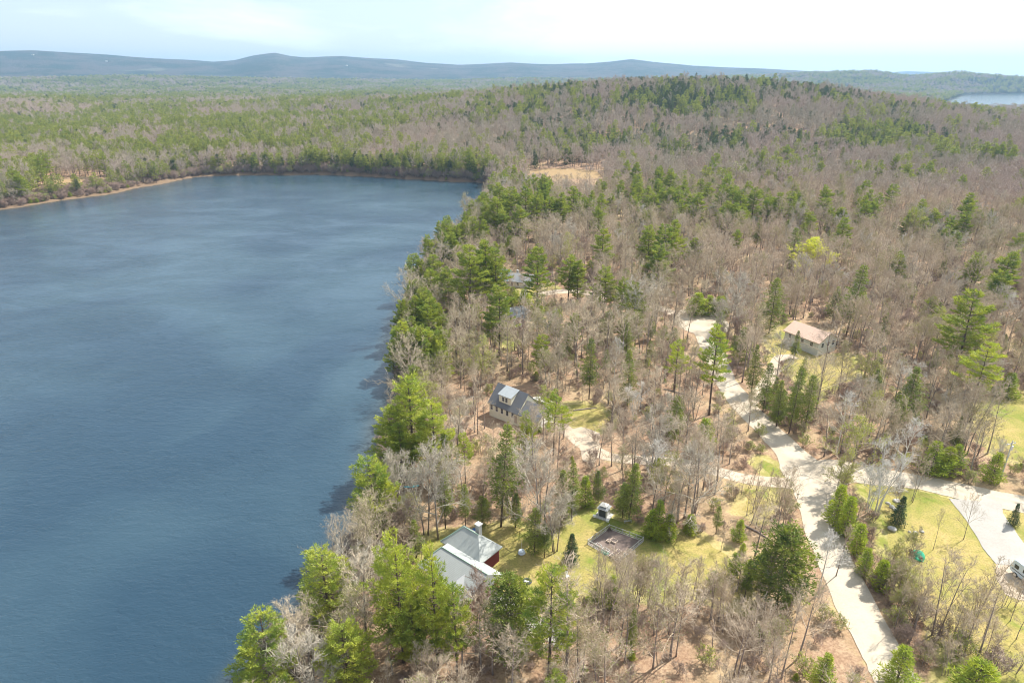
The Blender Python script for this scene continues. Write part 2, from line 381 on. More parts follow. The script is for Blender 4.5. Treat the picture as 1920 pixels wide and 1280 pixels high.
class MB:
    """collects boxes, tubes and panels into ONE mesh"""
    def __init__(s): s.v = []; s.f = []
    def quad(s, *pts):
        n = len(s.v); s.v += [tuple(p) for p in pts]; s.f.append(tuple(range(n, n + len(pts)))); return s
    def box(s, c, d, rz=0.0, taper=1.0):
        n = len(s.v); ca, sa = math.cos(rz), math.sin(rz)
        for k in (-1, 1):
            t = taper if k > 0 else 1.0
            for i, j in ((-1, -1), (1, -1), (1, 1), (-1, 1)):
                x, y = i * d[0] / 2 * t, j * d[1] / 2 * t
                s.v.append((c[0] + x * ca - y * sa, c[1] + x * sa + y * ca, c[2] + k * d[2] / 2))
        for q in ((3, 2, 1, 0), (4, 5, 6, 7), (0, 1, 5, 4), (1, 2, 6, 5), (2, 3, 7, 6), (3, 0, 4, 7)): s.f.append(tuple(n + i for i in q))
        return s
    def slab(s, pts, th):
        """a plate: polygon given in 3D, thickened straight down"""
        n = len(s.v); k = len(pts)
        s.v += [tuple(p) for p in pts] + [(p[0], p[1], p[2] - th) for p in pts]
        s.f.append(tuple(range(n, n + k))); s.f.append(tuple(range(n + 2 * k - 1, n + k - 1, -1)))
        for i in range(k):
            j = (i + 1) % k; s.f.append((n + i, n + k + i, n + k + j, n + j))
        return s
    def tube(s, pts, rad, k=6, cap=True):
        n = len(s.v); m = len(pts); P = [Vector(p) for p in pts]
        for i, p in enumerate(P):
            d = (P[min(i + 1, m - 1)] - P[max(i - 1, 0)]).normalized()
            a = d.orthogonal().normalized() if abs(d.z) < 0.95 else Vector((1, 0, 0)).cross(d).normalized()
            b = d.cross(a)
            r = rad[i] if isinstance(rad, (list, tuple)) else rad
            for j in range(k):
                q = 2 * PI * j / k; s.v.append(tuple(p + a * math.cos(q) * r + b * math.sin(q) * r))
        for i in range(m - 1):
            for j in range(k):
                j2 = (j + 1) % k; s.f.append((n + i * k + j, n + i * k + j2, n + (i + 1) * k + j2, n + (i + 1) * k + j))
        if cap:
            s.f.append(tuple(n + j for j in range(k))[::-1]); s.f.append(tuple(n + (m - 1) * k + j for j in range(k)))
        return s
    def ball(s, c, r, nu=10, nv=7, top=False):
        n = len(s.v); rx, ry, rz_ = r if isinstance(r, tuple) else (r, r, r)
        for i in range(nv + 1):
            th = PI * i / nv * (0.5 if top else 1)
            for j in range(nu):
                ph = 2 * PI * j / nu; s.v.append((c[0] + rx * math.sin(th) * math.cos(ph), c[1] + ry * math.sin(th) * math.sin(ph), c[2] + rz_ * math.cos(th)))
        for i in range(nv):
            for j in range(nu):
                j2 = (j + 1) % nu; s.f.append((n + i * nu + j, n + (i + 1) * nu + j, n + (i + 1) * nu + j2, n + i * nu + j2))
        return s
    def build(s, name, mat, parent=None, bevel=0.0, smooth=False):
        o = bpy.data.objects.new(name, mesh_from(name, s.v, s.f, mat, smooth=smooth))
        if bevel:
            b = o.modifiers.new('bevel', 'BEVEL'); b.width = bevel; b.segments = 2; b.limit_method = 'ANGLE'
        return link(o, parent)

# ------------------------------------------------------------------ ground masks (all measured as ground outlines)
lawns_px = {
 'lawn_garden': ([(793, 1030), (806, 1010), (845, 1003), (900, 1003), (935, 987), (985, 992), (1030, 1012), (1065, 985), (1078, 965), (1112, 952), (1168, 978), (1212, 998), (1262, 1002),
            (1322, 1012), (1362, 1040), (1388, 1080), (1398, 1118), (1372, 1130), (1330, 1120), (1290, 1105), (1240, 1122), (1180, 1105), (1120, 1118), (1085, 1108), (1040, 1122), (990, 1118), (955, 1140),
            (935, 1120), (930, 1060), (900, 1040), (850, 1060), (812, 1052)], 'patchy yellow green lawn around the red house and fenced garden'),
 'lawn_corner': ([(1625, 900), (1680, 912), (1730, 922), (1779, 935), (1812, 976), (1839, 1021), (1867, 1057), (1868, 1085), (1886, 1115), (1925, 1140), (1990, 1165), (1990, 1330), (1800, 1330), (1790, 1230), (1760, 1170),
            (1725, 1140), (1700, 1080), (1668, 1040), (1655, 985), (1640, 940)], 'yellow green lawn inside the road corner with the green sandbox'),
 'lawn_verge': ([(1883, 958), (1925, 962), (1990, 975), (1990, 1060), (1922, 1022)], 'straw coloured grass beyond the paved driveway'),
 'lawn_field': ([(1830, 790), (1852, 752), (1900, 738), (1990, 745), (2050, 800), (2040, 880), (1930, 872), (1870, 850)], 'open grassy field above the side road'),
 'lawn_yard': ([(1438, 632), (1462, 612), (1490, 605), (1500, 640), (1520, 668), (1560, 668), (1605, 668), (1600, 700), (1560, 725), (1530, 745), (1505, 715), (1470, 690), (1445, 660)], 'green yard around the tan roofed house'),
 'lawn_plot': ([(1058, 762), (1095, 758), (1130, 772), (1140, 800), (1105, 808), (1065, 797), (1035, 785)], 'dry grass plot beside the cream house driveway'),
 'lawn_strip': ([(1395, 915), (1440, 915), (1440, 940), (1418, 968), (1390, 955)], 'small grass strip by the driveway mouth'),
 'lawn_verge_b': ([(1432, 862), (1462, 880), (1482, 905), (1468, 912), (1440, 885), (1422, 868)], 'grass verge at the inside of the road bend'),
 'lawn_far': ([(958, 548), (985, 538), (1030, 534), (1042, 541), (1010, 548), (995, 560), (965, 562)], 'bright grass in front of the teal roofed house'),
 'lawn_terrace': ([(955, 612), (978, 605), (984, 618), (975, 645), (950, 655), (935, 640)], 'small lawn below the deck of the pale house'),
}
LAWNS = {k: refine(gpoly(v[0]), 3, 0.15, i + 3) for i, (k, v) in enumerate(lawns_px.items())}
road_c = [(1705, 1330), (1682, 1280), (1635, 1190), (1592, 1110), (1557, 1035), (1537, 975), (1527, 925), (1503, 872), (1462, 827), (1418, 786), (1383, 747), (1358, 707), (1340, 668), (1322, 630), (1312, 612)]
road_b = [(1520, 893), (1575, 884), (1640, 892), (1730, 905), (1820, 925), (1910, 944), (2060, 975)]
drive_cream = [(1000, 775), (1030, 790), (1062, 806), (1098, 835), (1140, 855), (1200, 862), (1262, 866), (1330, 880), (1400, 898), (1500, 908)]
drive_red = [(925, 1112), (950, 1135), (990, 1160), (1030, 1185), (1065, 1205)]
drive_far = [(1010, 552), (1055, 546), (1105, 550), (1160, 560), (1215, 572), (1275, 592), (1302, 600)]
drive_tan = [(1398, 762), (1425, 735), (1447, 700), (1462, 672), (1490, 668)]
def catmull(P, n=8):
    P = np.array(P); out = []
    Q = np.vstack([2 * P[0] - P[1], P, 2 * P[-1] - P[-2]])
    for i in range(1, len(Q) - 2):
        for k in range(n):
            t = k / n; a, b, c, d = Q[i - 1], Q[i], Q[i + 1], Q[i + 2]
            out.append(0.5 * ((2 * b) + (-a + c) * t + (2 * a - 5 * b + 4 * c - d) * t * t + (-a + 3 * b - 3 * c + d) * t ** 3))
    out.append(P[-1]); return np.array(out)
def pathpts(px): return catmull(gpoly(px), 8)
PATHS = {'road': (pathpts(road_c), 3.3), 'side': (pathpts(road_b), 3.3), 'cream': (pathpts(drive_cream), 1.9), 'red': (pathpts(drive_red), 1.6),
         'far': (pathpts(drive_far), 2.4), 'tan': (pathpts(drive_tan), 1.8)}
CUL = np.array(hit(1313, 603)[:2])
paved_px = [(1779, 934), (1812, 976), (1839, 1021), (1867, 1057), (1925, 1062), (1990, 1090), (1990, 1055), (1920, 1019), (1880, 962), (1878, 944)]
pad_px = [(1867, 1057), (1868, 1085), (1886, 1115), (1912, 1124), (1990, 1135), (1990, 1090), (1925, 1062)]
PAVED = gpoly(paved_px); PAD = gpoly(pad_px)
GARDEN = gpoly([(1102, 1020), (1142, 991), (1206, 1015), (1160, 1054)])
MARSH = [gpoly([(984, 331), (990, 322), (1020, 317), (1060, 316), (1110, 320), (1132, 327), (1125, 333), (1060, 336)]),
         gpoly([(60, 378), (85, 352), (120, 338), (170, 334), (200, 342), (215, 352), (260, 350), (225, 361), (150, 372), (100, 378)])]
def dist_path(P, path):
    best = np.full(len(P), 1e18)
    for i in range(len(path) - 1):
        a, b = path[i], path[i + 1]; d = b - a; L = d @ d + 1e-9
        t = np.clip(((P - a) @ d) / L, 0, 1); q = P - a - t[:, None] * d
        best = np.minimum(best, (q ** 2).sum(1))
    return np.sqrt(best)

# ------------------------------------------------------------------ ground sheet
gv = np.stack([GX, GY, GZ], 1)
ii = np.arange(NR - 1)[:, None] * NA + np.arange(NA - 1)[None, :]
gf = np.stack([ii, ii + 1, ii + NA + 1, ii + NA], -1).reshape(-1, 4)[:, ::-1]
me = bpy.data.meshes.new('ground')
me.vertices.add(len(gv)); me.vertices.foreach_set('co', gv.ravel())
me.loops.add(gf.size); me.loops.foreach_set('vertex_index', gf.ravel().astype(np.int32))
me.polygons.add(len(gf)); me.polygons.foreach_set('loop_start', np.arange(0, gf.size, 4, dtype=np.int32)); me.polygons.foreach_set('loop_total', np.full(len(gf), 4, np.int32))
me.polygons.foreach_set('use_smooth', np.ones(len(gf), bool))
me.update(calc_edges=True); me.materials.append(M['ground'])
G2 = gv[:, :2]; rG = np.hypot(GX, GY); near = rG < 420
gr = np.zeros(len(gv)); 
for P in LAWNS.values(): gr[near] = np.maximum(gr[near], sm(-7, 2, sdist(G2[near], P)))
for k, (P, hw) in PATHS.items(): gr[near] = np.maximum(gr[near], 0.40 * sm(hw + 3.5, hw + 0.5, dist_path(G2[near], P)))
mk = np.zeros(len(gv)); nm = rG < 900
for P in MARSH: mk[nm] = np.maximum(mk[nm], sm(-7, 4, sdist(G2[nm], P)))
sd = sdist(G2[rG < 1000], LAKE); bank = np.zeros(len(gv)); bank[rG < 1000] = 0.95 * sm(-14.0, -1.0, sd)
mk[rG < 1000] = np.maximum(mk[rG < 1000], 0.25 * sm(-7, -2, sd) * (GX[rG < 1000] < -175) * (GY[rG < 1000] > 150))
fattr(me, 'grass', gr); fattr(me, 'marsh', mk); fattr(me, 'bank', bank); fattr(me, 'far', sm(1500, 2600, rG))
tag(link(bpy.data.objects.new('ground', me)), kind='structure')

# water: finer near the banks so that the shallow strip reads
def water(name, poly, z, grow):
    c = poly.mean(0)
    lo, hi = poly.min(0), poly.max(0)
    nx, ny = 300, 300
    xs = np.linspace(lo[0] - grow, hi[0] + grow, nx); ys = np.linspace(lo[1] - grow, hi[1] + grow, ny)
    X, Y = np.meshgrid(xs, ys); V = np.stack([X.ravel(), Y.ravel(), np.full(X.size, z)], 1)
    s = sdist(V[:, :2], poly)
    idx = np.arange(ny - 1)[:, None] * nx + np.arange(nx - 1)[None, :]
    Q = np.stack([idx, idx + 1, idx + nx + 1, idx + nx], -1).reshape(-1, 4)
    Q = Q[(s[Q] > -grow).any(1)]
    used = np.unique(Q); mp = np.full(len(V), -1); mp[used] = np.arange(len(used))
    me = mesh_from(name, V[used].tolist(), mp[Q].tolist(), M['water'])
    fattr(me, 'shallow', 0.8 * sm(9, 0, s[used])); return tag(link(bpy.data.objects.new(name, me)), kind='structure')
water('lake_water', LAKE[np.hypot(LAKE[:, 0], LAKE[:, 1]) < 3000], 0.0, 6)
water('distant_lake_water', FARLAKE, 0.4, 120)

# sheets laid on the ground
LIFT = {}
def sheet(name, poly, mat, lift, step=1.5, kind='structure', track=None, label=None):
    poly = np.asarray(poly); n = len(poly)
    lo, hi = poly.min(0), poly.max(0)
    step = max(step, math.sqrt(max((hi - lo).prod(), 1) / 30000))
    X, Y = np.meshgrid(np.arange(lo[0], hi[0], step), np.arange(lo[1], hi[1], step))
    I = np.stack([X.ravel(), Y.ravel()], 1); I = I[sdist(I, poly) > step * 0.4]
    V = np.vstack([poly, I])
    vs, _, fs, *_ = delaunay_2d_cdt([Vector(v) for v in V.tolist()], [(i, (i + 1) % n) for i in range(n)], [], 1, 1e-4)
    A = np.array([(v.x, v.y) for v in vs]); Z = height(A[:, 0], A[:, 1]) + lift
    fs = [f if ((A[f[1], 0] - A[f[0], 0]) * (A[f[2], 1] - A[f[0], 1]) - (A[f[2], 0] - A[f[0], 0]) * (A[f[1], 1] - A[f[0], 1])) > 0 else f[::-1] for f in fs]
    me = mesh_from(name, np.column_stack([A, Z]).tolist(), [tuple(f) for f in fs], mat)
    if track is not None:
        d = dist_path(A, track); fattr(me, 'track', np.exp(-((d - 1.0) / 0.45) ** 2))
    o = tag(link(bpy.data.objects.new(name, me)), kind=kind)
    if label: o['label'] = label
    return o
for i, (k, P) in enumerate(LAWNS.items()): sheet('lawn' if i == 0 else 'lawn.%03d' % i, P, M['lawn'], 0.03, 1.5)
def ribbon(path, hw, flare=None, seed=0):
    t = np.gradient(path, axis=0); t /= np.linalg.norm(t, axis=1)[:, None]; nrm = np.stack([-t[:, 1], t[:, 0]], 1)
    rs = np.random.RandomState(seed); k = len(path)
    def w(): return hw * (1 + 0.09 * np.convolve(rs.normal(0, 1, k + 4), np.ones(5) / 5, 'valid') * 1.6)
    f = np.ones(k) if flare is None else flare
    L = path + nrm * (w() * f)[:, None]; Rr = path - nrm * (w() * f)[:, None]
    return np.vstack([L, Rr[::-1]])
jn = np.array(hit(1535, 893)[:2])
def flare_at(path, amt=0.55, rad=8): return 1 + amt * np.exp(-(np.linalg.norm(path - jn, axis=1) / rad) ** 2)
sheet('road', ribbon(PATHS['road'][0], 3.3, flare_at(PATHS['road'][0]), 1), M['gravel'], 0.085, 1.2, track=PATHS['road'][0])
sheet('side_road', ribbon(PATHS['side'][0], 3.3, flare_at(PATHS['side'][0], 0.7, 9), 2), M['gravel'], 0.075, 1.2, track=PATHS['side'][0])
th = np.linspace(0, 2 * PI, 40, endpoint=False)
sheet('turning_circle', CUL + np.stack([np.cos(th) * 9.5, np.sin(th) * 13.5], 1), M['gravel'], 0.065, 1.5)
sheet('circle_island', CUL + np.stack([0.8 + np.cos(th) * 4.2 * (1 + .1 * np.sin(3 * th)), 0.5 + np.sin(th) * 5.2], 1), M['dirt'], 0.10, 1.0)
sheet('driveway', ribbon(PATHS['cream'][0], 1.9, None, 3), M['dirt'], 0.055, 1.2, track=PATHS['cream'][0])
sheet('driveway.001', ribbon(PATHS['red'][0], 1.6, None, 4), M['asphalt'], 0.055, 1.2)
sheet('driveway.002', ribbon(PATHS['far'][0], 2.6, None, 5), M['dirt'], 0.055, 1.2)
sheet('driveway.003', ribbon(PATHS['tan'][0], 1.8, None, 6), M['dirt'], 0.055, 1.2)
sheet('paved_driveway', refine(PAVED, 3, 0.025), M['asphalt'], 0.095, 1.5)
sheet('gravel_pad', refine(PAD, 3, 0.05), M['dirt'], 0.045, 1.5)
sheet('garden_soil', GARDEN, M['soil'], 0.05, 0.8)
MULCH = np.array(hit(1226, 1056)[:2])
sheet('mulch_circle', MULCH + np.stack([np.cos(th) * 1.1, np.sin(th) * 1.0], 1), M['soil'], 0.05, 0.5)
yard = gpoly([(1062, 806), (1090, 800), (1125, 812), (1130, 845), (1112, 875), (1092, 862), (1080, 830)])
sheet('gravel_yard', refine(yard, 2, 0.06), M['dirt'], 0.04, 1.2)

# ------------------------------------------------------------------ tree prototypes
class Soft:
    """bulk geometry: cones for twigs, rhombic blades for leaves and needle sprays, tubes for limbs"""
    def __init__(s, seed=0): s.cones = []; s.blades = []; s.tubes = MB(); s.tufts = []; s.sprays = []; s.rs = np.random.RandomState(seed + 5)
    def cone(s, p, d, L, r): s.cones.append((*p, *d, L, r))
    def blade(s, p, d, L, w, sd): s.blades.append((*p, *d, L, w, *sd))
    def arrays(s):
        V = [np.array(s.tubes.v, float).reshape(-1, 3)]; Fc = list(s.tubes.f); mi = [0] * len(Fc); n = len(V[0])
        rs = s.rs
        def un(a): return a / (np.linalg.norm(a, axis=1)[:, None] + 1e-9)
        cones = [np.array(s.cones)] if s.cones else []
        if s.sprays:      # p d L n r : side twigs along a twig
            S = np.array(s.sprays); S = np.repeat(S, S[:, 7].astype(int), 0); k = len(S); f = rs.uniform(0.15, 1, (k, 1))
            q = S[:, :3] + S[:, 3:6] * S[:, 6:7] * f; d = un(S[:, 3:6] * 0.8 + un(rs.normal(size=(k, 3))) * 0.85 + [0, 0, 0.15]); L = S[:, 6:7] * rs.uniform(0.3, 0.75, (k, 1)) + 0.08
            cones.append(np.hstack([q, d, L, S[:, 8:9]]))
        if s.tufts:       # p d n L w fan up
            S = np.array(s.tufts); S = np.repeat(S, S[:, 6].astype(int), 0); k = len(S); L = S[:, 7:8]
            e = un(S[:, 3:6] + rs.normal(size=(k, 3)) * S[:, 9:10] * [1, 1, 0.6] + S[:, 10:11] * [0, 0, 1]); sd = un(np.cross(e, rs.normal(size=(k, 3))))
            Bl = np.hstack([S[:, :3] + rs.normal(size=(k, 3)) * L * 0.2, e, L * rs.uniform(0.7, 1.25, (k, 1)), S[:, 8:9] * rs.uniform(0.7, 1.3, (k, 1)), sd])
            s.blades = list(Bl) + s.blades if s.blades else Bl
        if cones:
            A = np.vstack(cones); p, d, L, r = A[:, :3], A[:, 3:6], A[:, 6:7], A[:, 7:8]
            a = np.cross(d, [0.31, 0.17, 0.93]); a /= np.linalg.norm(a, axis=1)[:, None] + 1e-9; b = np.cross(d, a)
            q = [p + r * (a * math.cos(t) + b * math.sin(t)) for t in (0, 2.094, 4.189)] + [p + d * L]
            V.append(np.stack(q, 1).reshape(-1, 3)); k = n + 4 * np.arange(len(A))[:, None]
            f = np.concatenate([k + [0, 1, 3], k + [1, 2, 3], k + [2, 0, 3]]).tolist(); Fc += f; mi += [0] * len(f); n += 4 * len(A)
        if len(s.blades):
            A = np.array(s.blades); p, d, L, w, sd = A[:, :3], A[:, 3:6], A[:, 6:7], A[:, 7:8], A[:, 8:11]
            q = [p, p + d * L * 0.45 + sd * w / 2, p + d * L, p + d * L * 0.45 - sd * w / 2]
            V.append(np.stack(q, 1).reshape(-1, 3)); k = n + 4 * np.arange(len(A))[:, None]
            f = (k + [0, 1, 2, 3]).tolist(); Fc += f; mi += [1] * len(f)
        return np.vstack(V), Fc, mi
def unit(v): v = np.asarray(v, float); return v / (np.linalg.norm(v) + 1e-9)
def rdir(rs): return unit(rs.normal(size=3))
def bare(seed, H=15.0, spread=1.0, nl=13, ns=6, nt=6, low=0.3, stems=1, r0=None, buds=0, tw=0.021, up=0.75, twl=1.0, spr=3):
    rs = np.random.RandomState(seed); T = MB(); C = Soft(seed)
    for st in range(stems):
        a0 = rs.uniform(0, 6.28); lean = (0.03 if stems == 1 else rs.uniform(0.10, 0.24)) * H
        Hs = H * (1 if st == 0 else rs.uniform(0.7, 0.97)); R0 = (r0 or H * 0.0125) * (1 if stems == 1 else 0.65)
        off = np.array([math.cos(a0), math.sin(a0), 0]) * (0 if stems == 1 else 0.35)
        w1, w2 = rs.uniform(-1, 1, 2) * 0.25
        def tp(t): return off + np.array([math.cos(a0) * lean * t ** 1.4 + w1 * math.sin(5 * t), math.sin(a0) * lean * t ** 1.4 + w2 * math.sin(4 * t + 1), Hs * t - 0.3])
        ts = np.linspace(0, 1, 9); T.tube([tp(t) for t in ts], [R0 * (1.35 if t == 0 else 1) * (1 - t) ** 0.85 + 0.015 for t in ts], 6)
        for i in range(nl):
            t = low + (0.97 - low) * ((i + rs.uniform(0, 0.9)) / nl) ** 0.85
            p = tp(t); ph = i * 2.4 + rs.uniform(-0.6, 0.6); k = (t - low) / (1 - low)
            L = Hs * (0.33 * (1 - k) ** 0.6 + 0.10) * spread * rs.uniform(0.75, 1.2)
            el = R(25 + 45 * k * up + rs.uniform(-8, 14)); d = np.array([math.cos(ph) * math.cos(el), math.sin(ph) * math.cos(el), math.sin(el)])
            pts = [p]; dd = d.copy()
            for q in range(4):
                dd = unit(dd + np.array([0, 0, 0.16 * up]) + rs.normal(size=3) * 0.10); pts.append(pts[-1] + dd * L / 4)
            rb = R0 * (1 - t) ** 0.85 * 0.55 + 0.012
            C.tubes.tube(pts, [rb * (1 - 0.2 * q) + 0.006 for q in range(5)], 4, False)
            for j in range(ns):
                s = 0.25 + 0.75 * (j + rs.uniform(0, 0.8)) / ns; q = min(int(s * 4), 3); f = s * 4 - q
                b = pts[q] * (1 - f) + pts[q + 1] * f; base = unit(pts[q + 1] - pts[q])
                d2 = unit(base * 0.75 + unit(np.cross(base, rdir(rs))) * 0.75 + np.array([0, 0, 0.25]))
                L2 = L * 0.42 * (1.15 - 0.55 * s) * rs.uniform(0.7, 1.25) + 0.3
                C.cone(b, d2, L2, max(rb * 0.38, tw * 1.2)); C.sprays.append((*b, *d2, L2, 3, tw * 0.8))
                for m in range(nt):
                    s2 = 0.2 + 0.75 * (m + rs.uniform(0, 1)) / nt
                    d3 = unit(d2 * 0.7 + unit(np.cross(d2, rdir(rs))) * 0.7 + np.array([0, 0, 0.2])); L3 = twl * rs.uniform(0.45, 1.1) * (L2 * 0.32 + 0.45)
                    b3 = b + d2 * L2 * s2; C.cone(b3, d3, L3, tw)
                    C.sprays.append((*b3, *d3, L3, spr, tw * 0.8))
                    if buds:
                        for _ in range(buds):
                            e = b3 + d3 * L3 * rs.uniform(0.3, 1.05) + rs.normal(size=3) * 0.07; dd3 = rdir(rs)
                            C.blade(e, dd3, rs.uniform(0.09, 0.2), rs.uniform(0.07, 0.14), unit(np.cross(dd3, rdir(rs))))
    return T, C
def tuft(C, p, d, rs, n, L, w, fan=0.75, up=0.35):
    C.tufts.append((*p, *d, n, L, w, fan, up))
def pine(seed, H=22.0, cb=0.4, Lm=4.0, step=1.15, nb=5, dens=1.0, bl=0.50, bw=0.10, nbl=7, top=1.0, ragged=0.45):
    rs = np.random.RandomState(seed); T = MB(); C = Soft(seed)
    a0 = rs.uniform(0, 6.28); w = rs.uniform(-1, 1, 2) * 0.3
    def tp(t): return np.array([w[0] * math.sin(3 * t) , w[1] * math.sin(2.4 * t), H * t - 0.3])
    ts = np.linspace(0, 1, 10); T.tube([tp(t) for t in ts], [H * 0.0115 * (1.3 if t == 0 else 1) * (1 - t) ** 0.8 + 0.02 for t in ts], 7)
    # a few dead stubs under the crown
    for i in range(9):
        z = H * rs.uniform(0.15, cb); ph = rs.uniform(0, 6.28); C.cone(tp(z / H), unit([math.cos(ph), math.sin(ph), 0.05]), rs.uniform(0.6, 1.8), 0.035)
    z = cb * H
    while z < H * 0.985:
        t = (z / H - cb) / (1 - cb); prof = (min(1, 0.45 + t * 3.2)) * (1 - t) ** 0.52 * top + 0.05
        for i in range(nb if t < 0.85 else 4):
            ph = a0 + i * 2 * PI / nb + rs.uniform(-0.45, 0.45); L = Lm * prof * (1 + rs.uniform(-ragged, ragged * 0.9)) + 0.25
            if rs.rand() < 0.18: L *= 0.4
            el = R(-6 + 14 * t + 34 * t ** 4 + rs.uniform(-7, 9)); d = np.array([math.cos(ph) * math.cos(el), math.sin(ph) * math.cos(el), math.sin(el)])
            p = tp(z / H) + [0, 0, rs.uniform(-0.15, 0.15)]; pts = [p]; dd = d.copy()
            for q in range(3): dd = unit(dd + np.array([0, 0, 0.10 + 0.05 * q])); pts.append(pts[-1] + dd * L / 3)
            C.tubes.tube(pts, [0.05 * L / 4 + 0.02, 0.035, 0.022, 0.012], 3, False)
            side = unit(np.cross(d, [0, 0, 1])); n = max(2, int(L * 2.6 * dens))
            for j in range(n):
                s = 0.38 + 0.62 * (j + rs.uniform(0, 0.7)) / n; q = min(int(s * 3), 2); f = s * 3 - q
                b = pts[q] * (1 - f) + pts[q + 1] * f; sg = 1 if j % 2 else -1
                d2 = unit(dd * 0.75 + side * sg * 0.85 + [0, 0, 0.12 + rs.uniform(-0.1, 0.15)]); L2 = (0.30 * L * (1.15 - s) + 0.25) * rs.uniform(0.7, 1.3)
                C.cone(b, d2, L2, 0.014)
                k = max(1, int(L2 * 2.6 * dens + 0.5))
                for m in range(k): tuft(C, b + d2 * L2 * (m + 1) / k, d2, rs, nbl, bl, bw, 0.6, 0.25)
            tuft(C, pts[-1], dd, rs, nbl + 2, bl, bw)
        z += step * rs.uniform(0.75, 1.2) * (1 - 0.35 * t)
    tuft(C, tp(1.0), np.array([0, 0, 1.0]), rs, 8, bl, bw)
    return T, C
def fir(seed, H=14.0, cb=0.1, Lm=2.9, step=0.36, nb=7, cone=0.8, droop=0.15, bl=0.34, bw=0.10, nbl=5, sp=0.38, bulge=0.25, rag=0.5):
    """hemlock, fir or spruce: dense drooping boughs from near the ground"""
    rs = np.random.RandomState(seed); T = MB(); C = Soft(seed)
    T.tube([(0, 0, -0.3), (0.05, 0, H * 0.5), (0, 0.04, H)], [H * 0.012, H * 0.007, 0.02], 6)
    lobes = rs.uniform(0, 6.28, 3)
    z = cb * H
    while z < H * 0.985:
        t = (z / H - cb) / (1 - cb); prof = (1 - t) ** cone * min(1, 0.55 + t / max(bulge, 0.01) * 0.45)
        ph0 = rs.uniform(0, 6.28)
        for i in range(nb):
            ph = ph0 + i * 2 * PI / nb + rs.uniform(-0.35, 0.35)
            if rs.rand() < 0.14 * (rag > 0.3): continue
            L = Lm * prof * (1 + rs.uniform(-rag, rag * 0.8)) * (1 + 0.14 * math.sin(2 * ph + lobes[0] + 4 * t) + 0.1 * math.sin(3 * ph + lobes[1] - 9 * t)) + 0.12
            el = R(8 + 30 * t ** 2) ; d = np.array([math.cos(ph) * math.cos(el), math.sin(ph) * math.cos(el), math.sin(el)])
            p0 = np.array([0, 0, z]); p1 = p0 + d * L * 0.55; p2 = p1 + unit(d - [0, 0, droop * 2]) * L * 0.45
            C.tubes.tube([p0, p1, p2], [0.03, 0.02, 0.01], 3, False)
            n = max(2, int(L / sp)); side = unit(np.cross(d, [0, 0, 1]))
            for j in range(n):
                s = 0.18 + 0.82 * (j + rs.uniform(0, 1)) / n; b = p0 + (p1 - p0) * (s / 0.55) if s < 0.55 else p1 + (p2 - p1) * ((s - 0.55) / 0.45)
                wd = 0.34 * L * (1.05 - s) + 0.1
                for sg in (-1, 1):
                    tuft(C, b + side * sg * wd * rs.uniform(0.3, 1.0), unit(d * 0.7 + side * sg * 0.6 - [0, 0, droop]), rs, nbl, bl, bw, 0.6, 0.0)
        z += step * rs.uniform(0.8, 1.35)
    tuft(C, np.array([0, 0, H]), np.array([0, 0, 1.0]), rs, 6, bl * 0.8, bw)
    return T, C
def protos(kind, gens, tmat, cmats):
    out = []
    for i, (T, C) in enumerate(gens):
        tm = mesh_from(kind + '_trunk', T.v, T.f, tmat, smooth=True)
        V, Fc, mi = C.arrays(); cm = mesh_from(kind + '_crown', V.tolist(), Fc, cmats, mi)
        # joined copy for the woodland masses
        n = len(T.v); J = mesh_from(kind + '_whole', T.v + [tuple(v) for v in V.tolist()], list(T.f) + [tuple(a + n for a in f) for f in Fc],
                                    [tmat] + list(cmats), [0] * len(T.f) + [m + 1 for m in mi])
        out.append((tm, cm, J, len(Fc)))
    return out
PR = {}
PR['bare'] = protos('bare', [bare(11, 15, 1.0, 13, 6, 5, 0.4, spr=2), bare(12, 14, 1.15, 11, 7, 5, 0.35), bare(13, 16, 0.7, 13, 5, 5, 0.55, spr=2), bare(14, 13, 1.25, 11, 7, 5, 0.28, up=0.5, spr=2), bare(18, 17, 0.55, 11, 5, 5, 0.6, spr=2), bare(19, 15, 0.85, 9, 5, 5, 0.45, spr=2),
                             bare(15, 15, 0.95, 7, 6, 6, 0.3, stems=2), bare(16, 15.5, 0.7, 14, 5, 6, 0.5), bare(17, 14, 0.9, 6, 6, 6, 0.25, stems=3)], M['bark'], [M['twig']])
PR['pale'] = protos('pale', [bare(21, 13, 1.25, 13, 7, 7, 0.2, up=0.6, tw=0.026), bare(22, 12, 1.1, 6, 7, 7, 0.2, stems=3, tw=0.026)], M['bark'], [M['greytwig']])
PR['red'] = protos('red', [bare(31, 9, 1.1, 10, 7, 7, 0.15, stems=2, tw=0.024)], M['bark'], [M['redtwig']])
PR['birch'] = protos('birch', [bare(41, 12, 0.8, 6, 5, 6, 0.3, stems=4, tw=0.022, r0=0.15), bare(42, 12, 0.8, 12, 5, 5, 0.35, r0=0.13)], M['birch'], [M['birch']])
PR['bud'] = protos('bud', [bare(51, 11, 1.0, 12, 7, 6, 0.2, buds=9), bare(52, 10, 1.1, 6, 7, 6, 0.15, stems=3, buds=7)], M['bark'], [M['twig'], M['bud']])
PR['olive'] = protos('olive', [bare(61, 12, 1.0, 12, 6, 6, 0.25, buds=3), bare(62, 11, 1.05, 12, 6, 6, 0.15, buds=3, up=0.5)], M['bark'], [M['twig'], M['haze_bud']])
PR['lime'] = protos('lime', [bare(55, 9, 1.35, 12, 7, 7, 0.2, buds=18)], M['bark'], [M['twig'], M['lime']])
PR['sapling'] = protos('sapling', [bare(71, 7, 0.6, 8, 4, 4, 0.25, r0=0.06, tw=0.018), bare(72, 6, 0.8, 4, 4, 5, 0.15, stems=3, r0=0.05, tw=0.018)], M['bark'], [M['twig']])
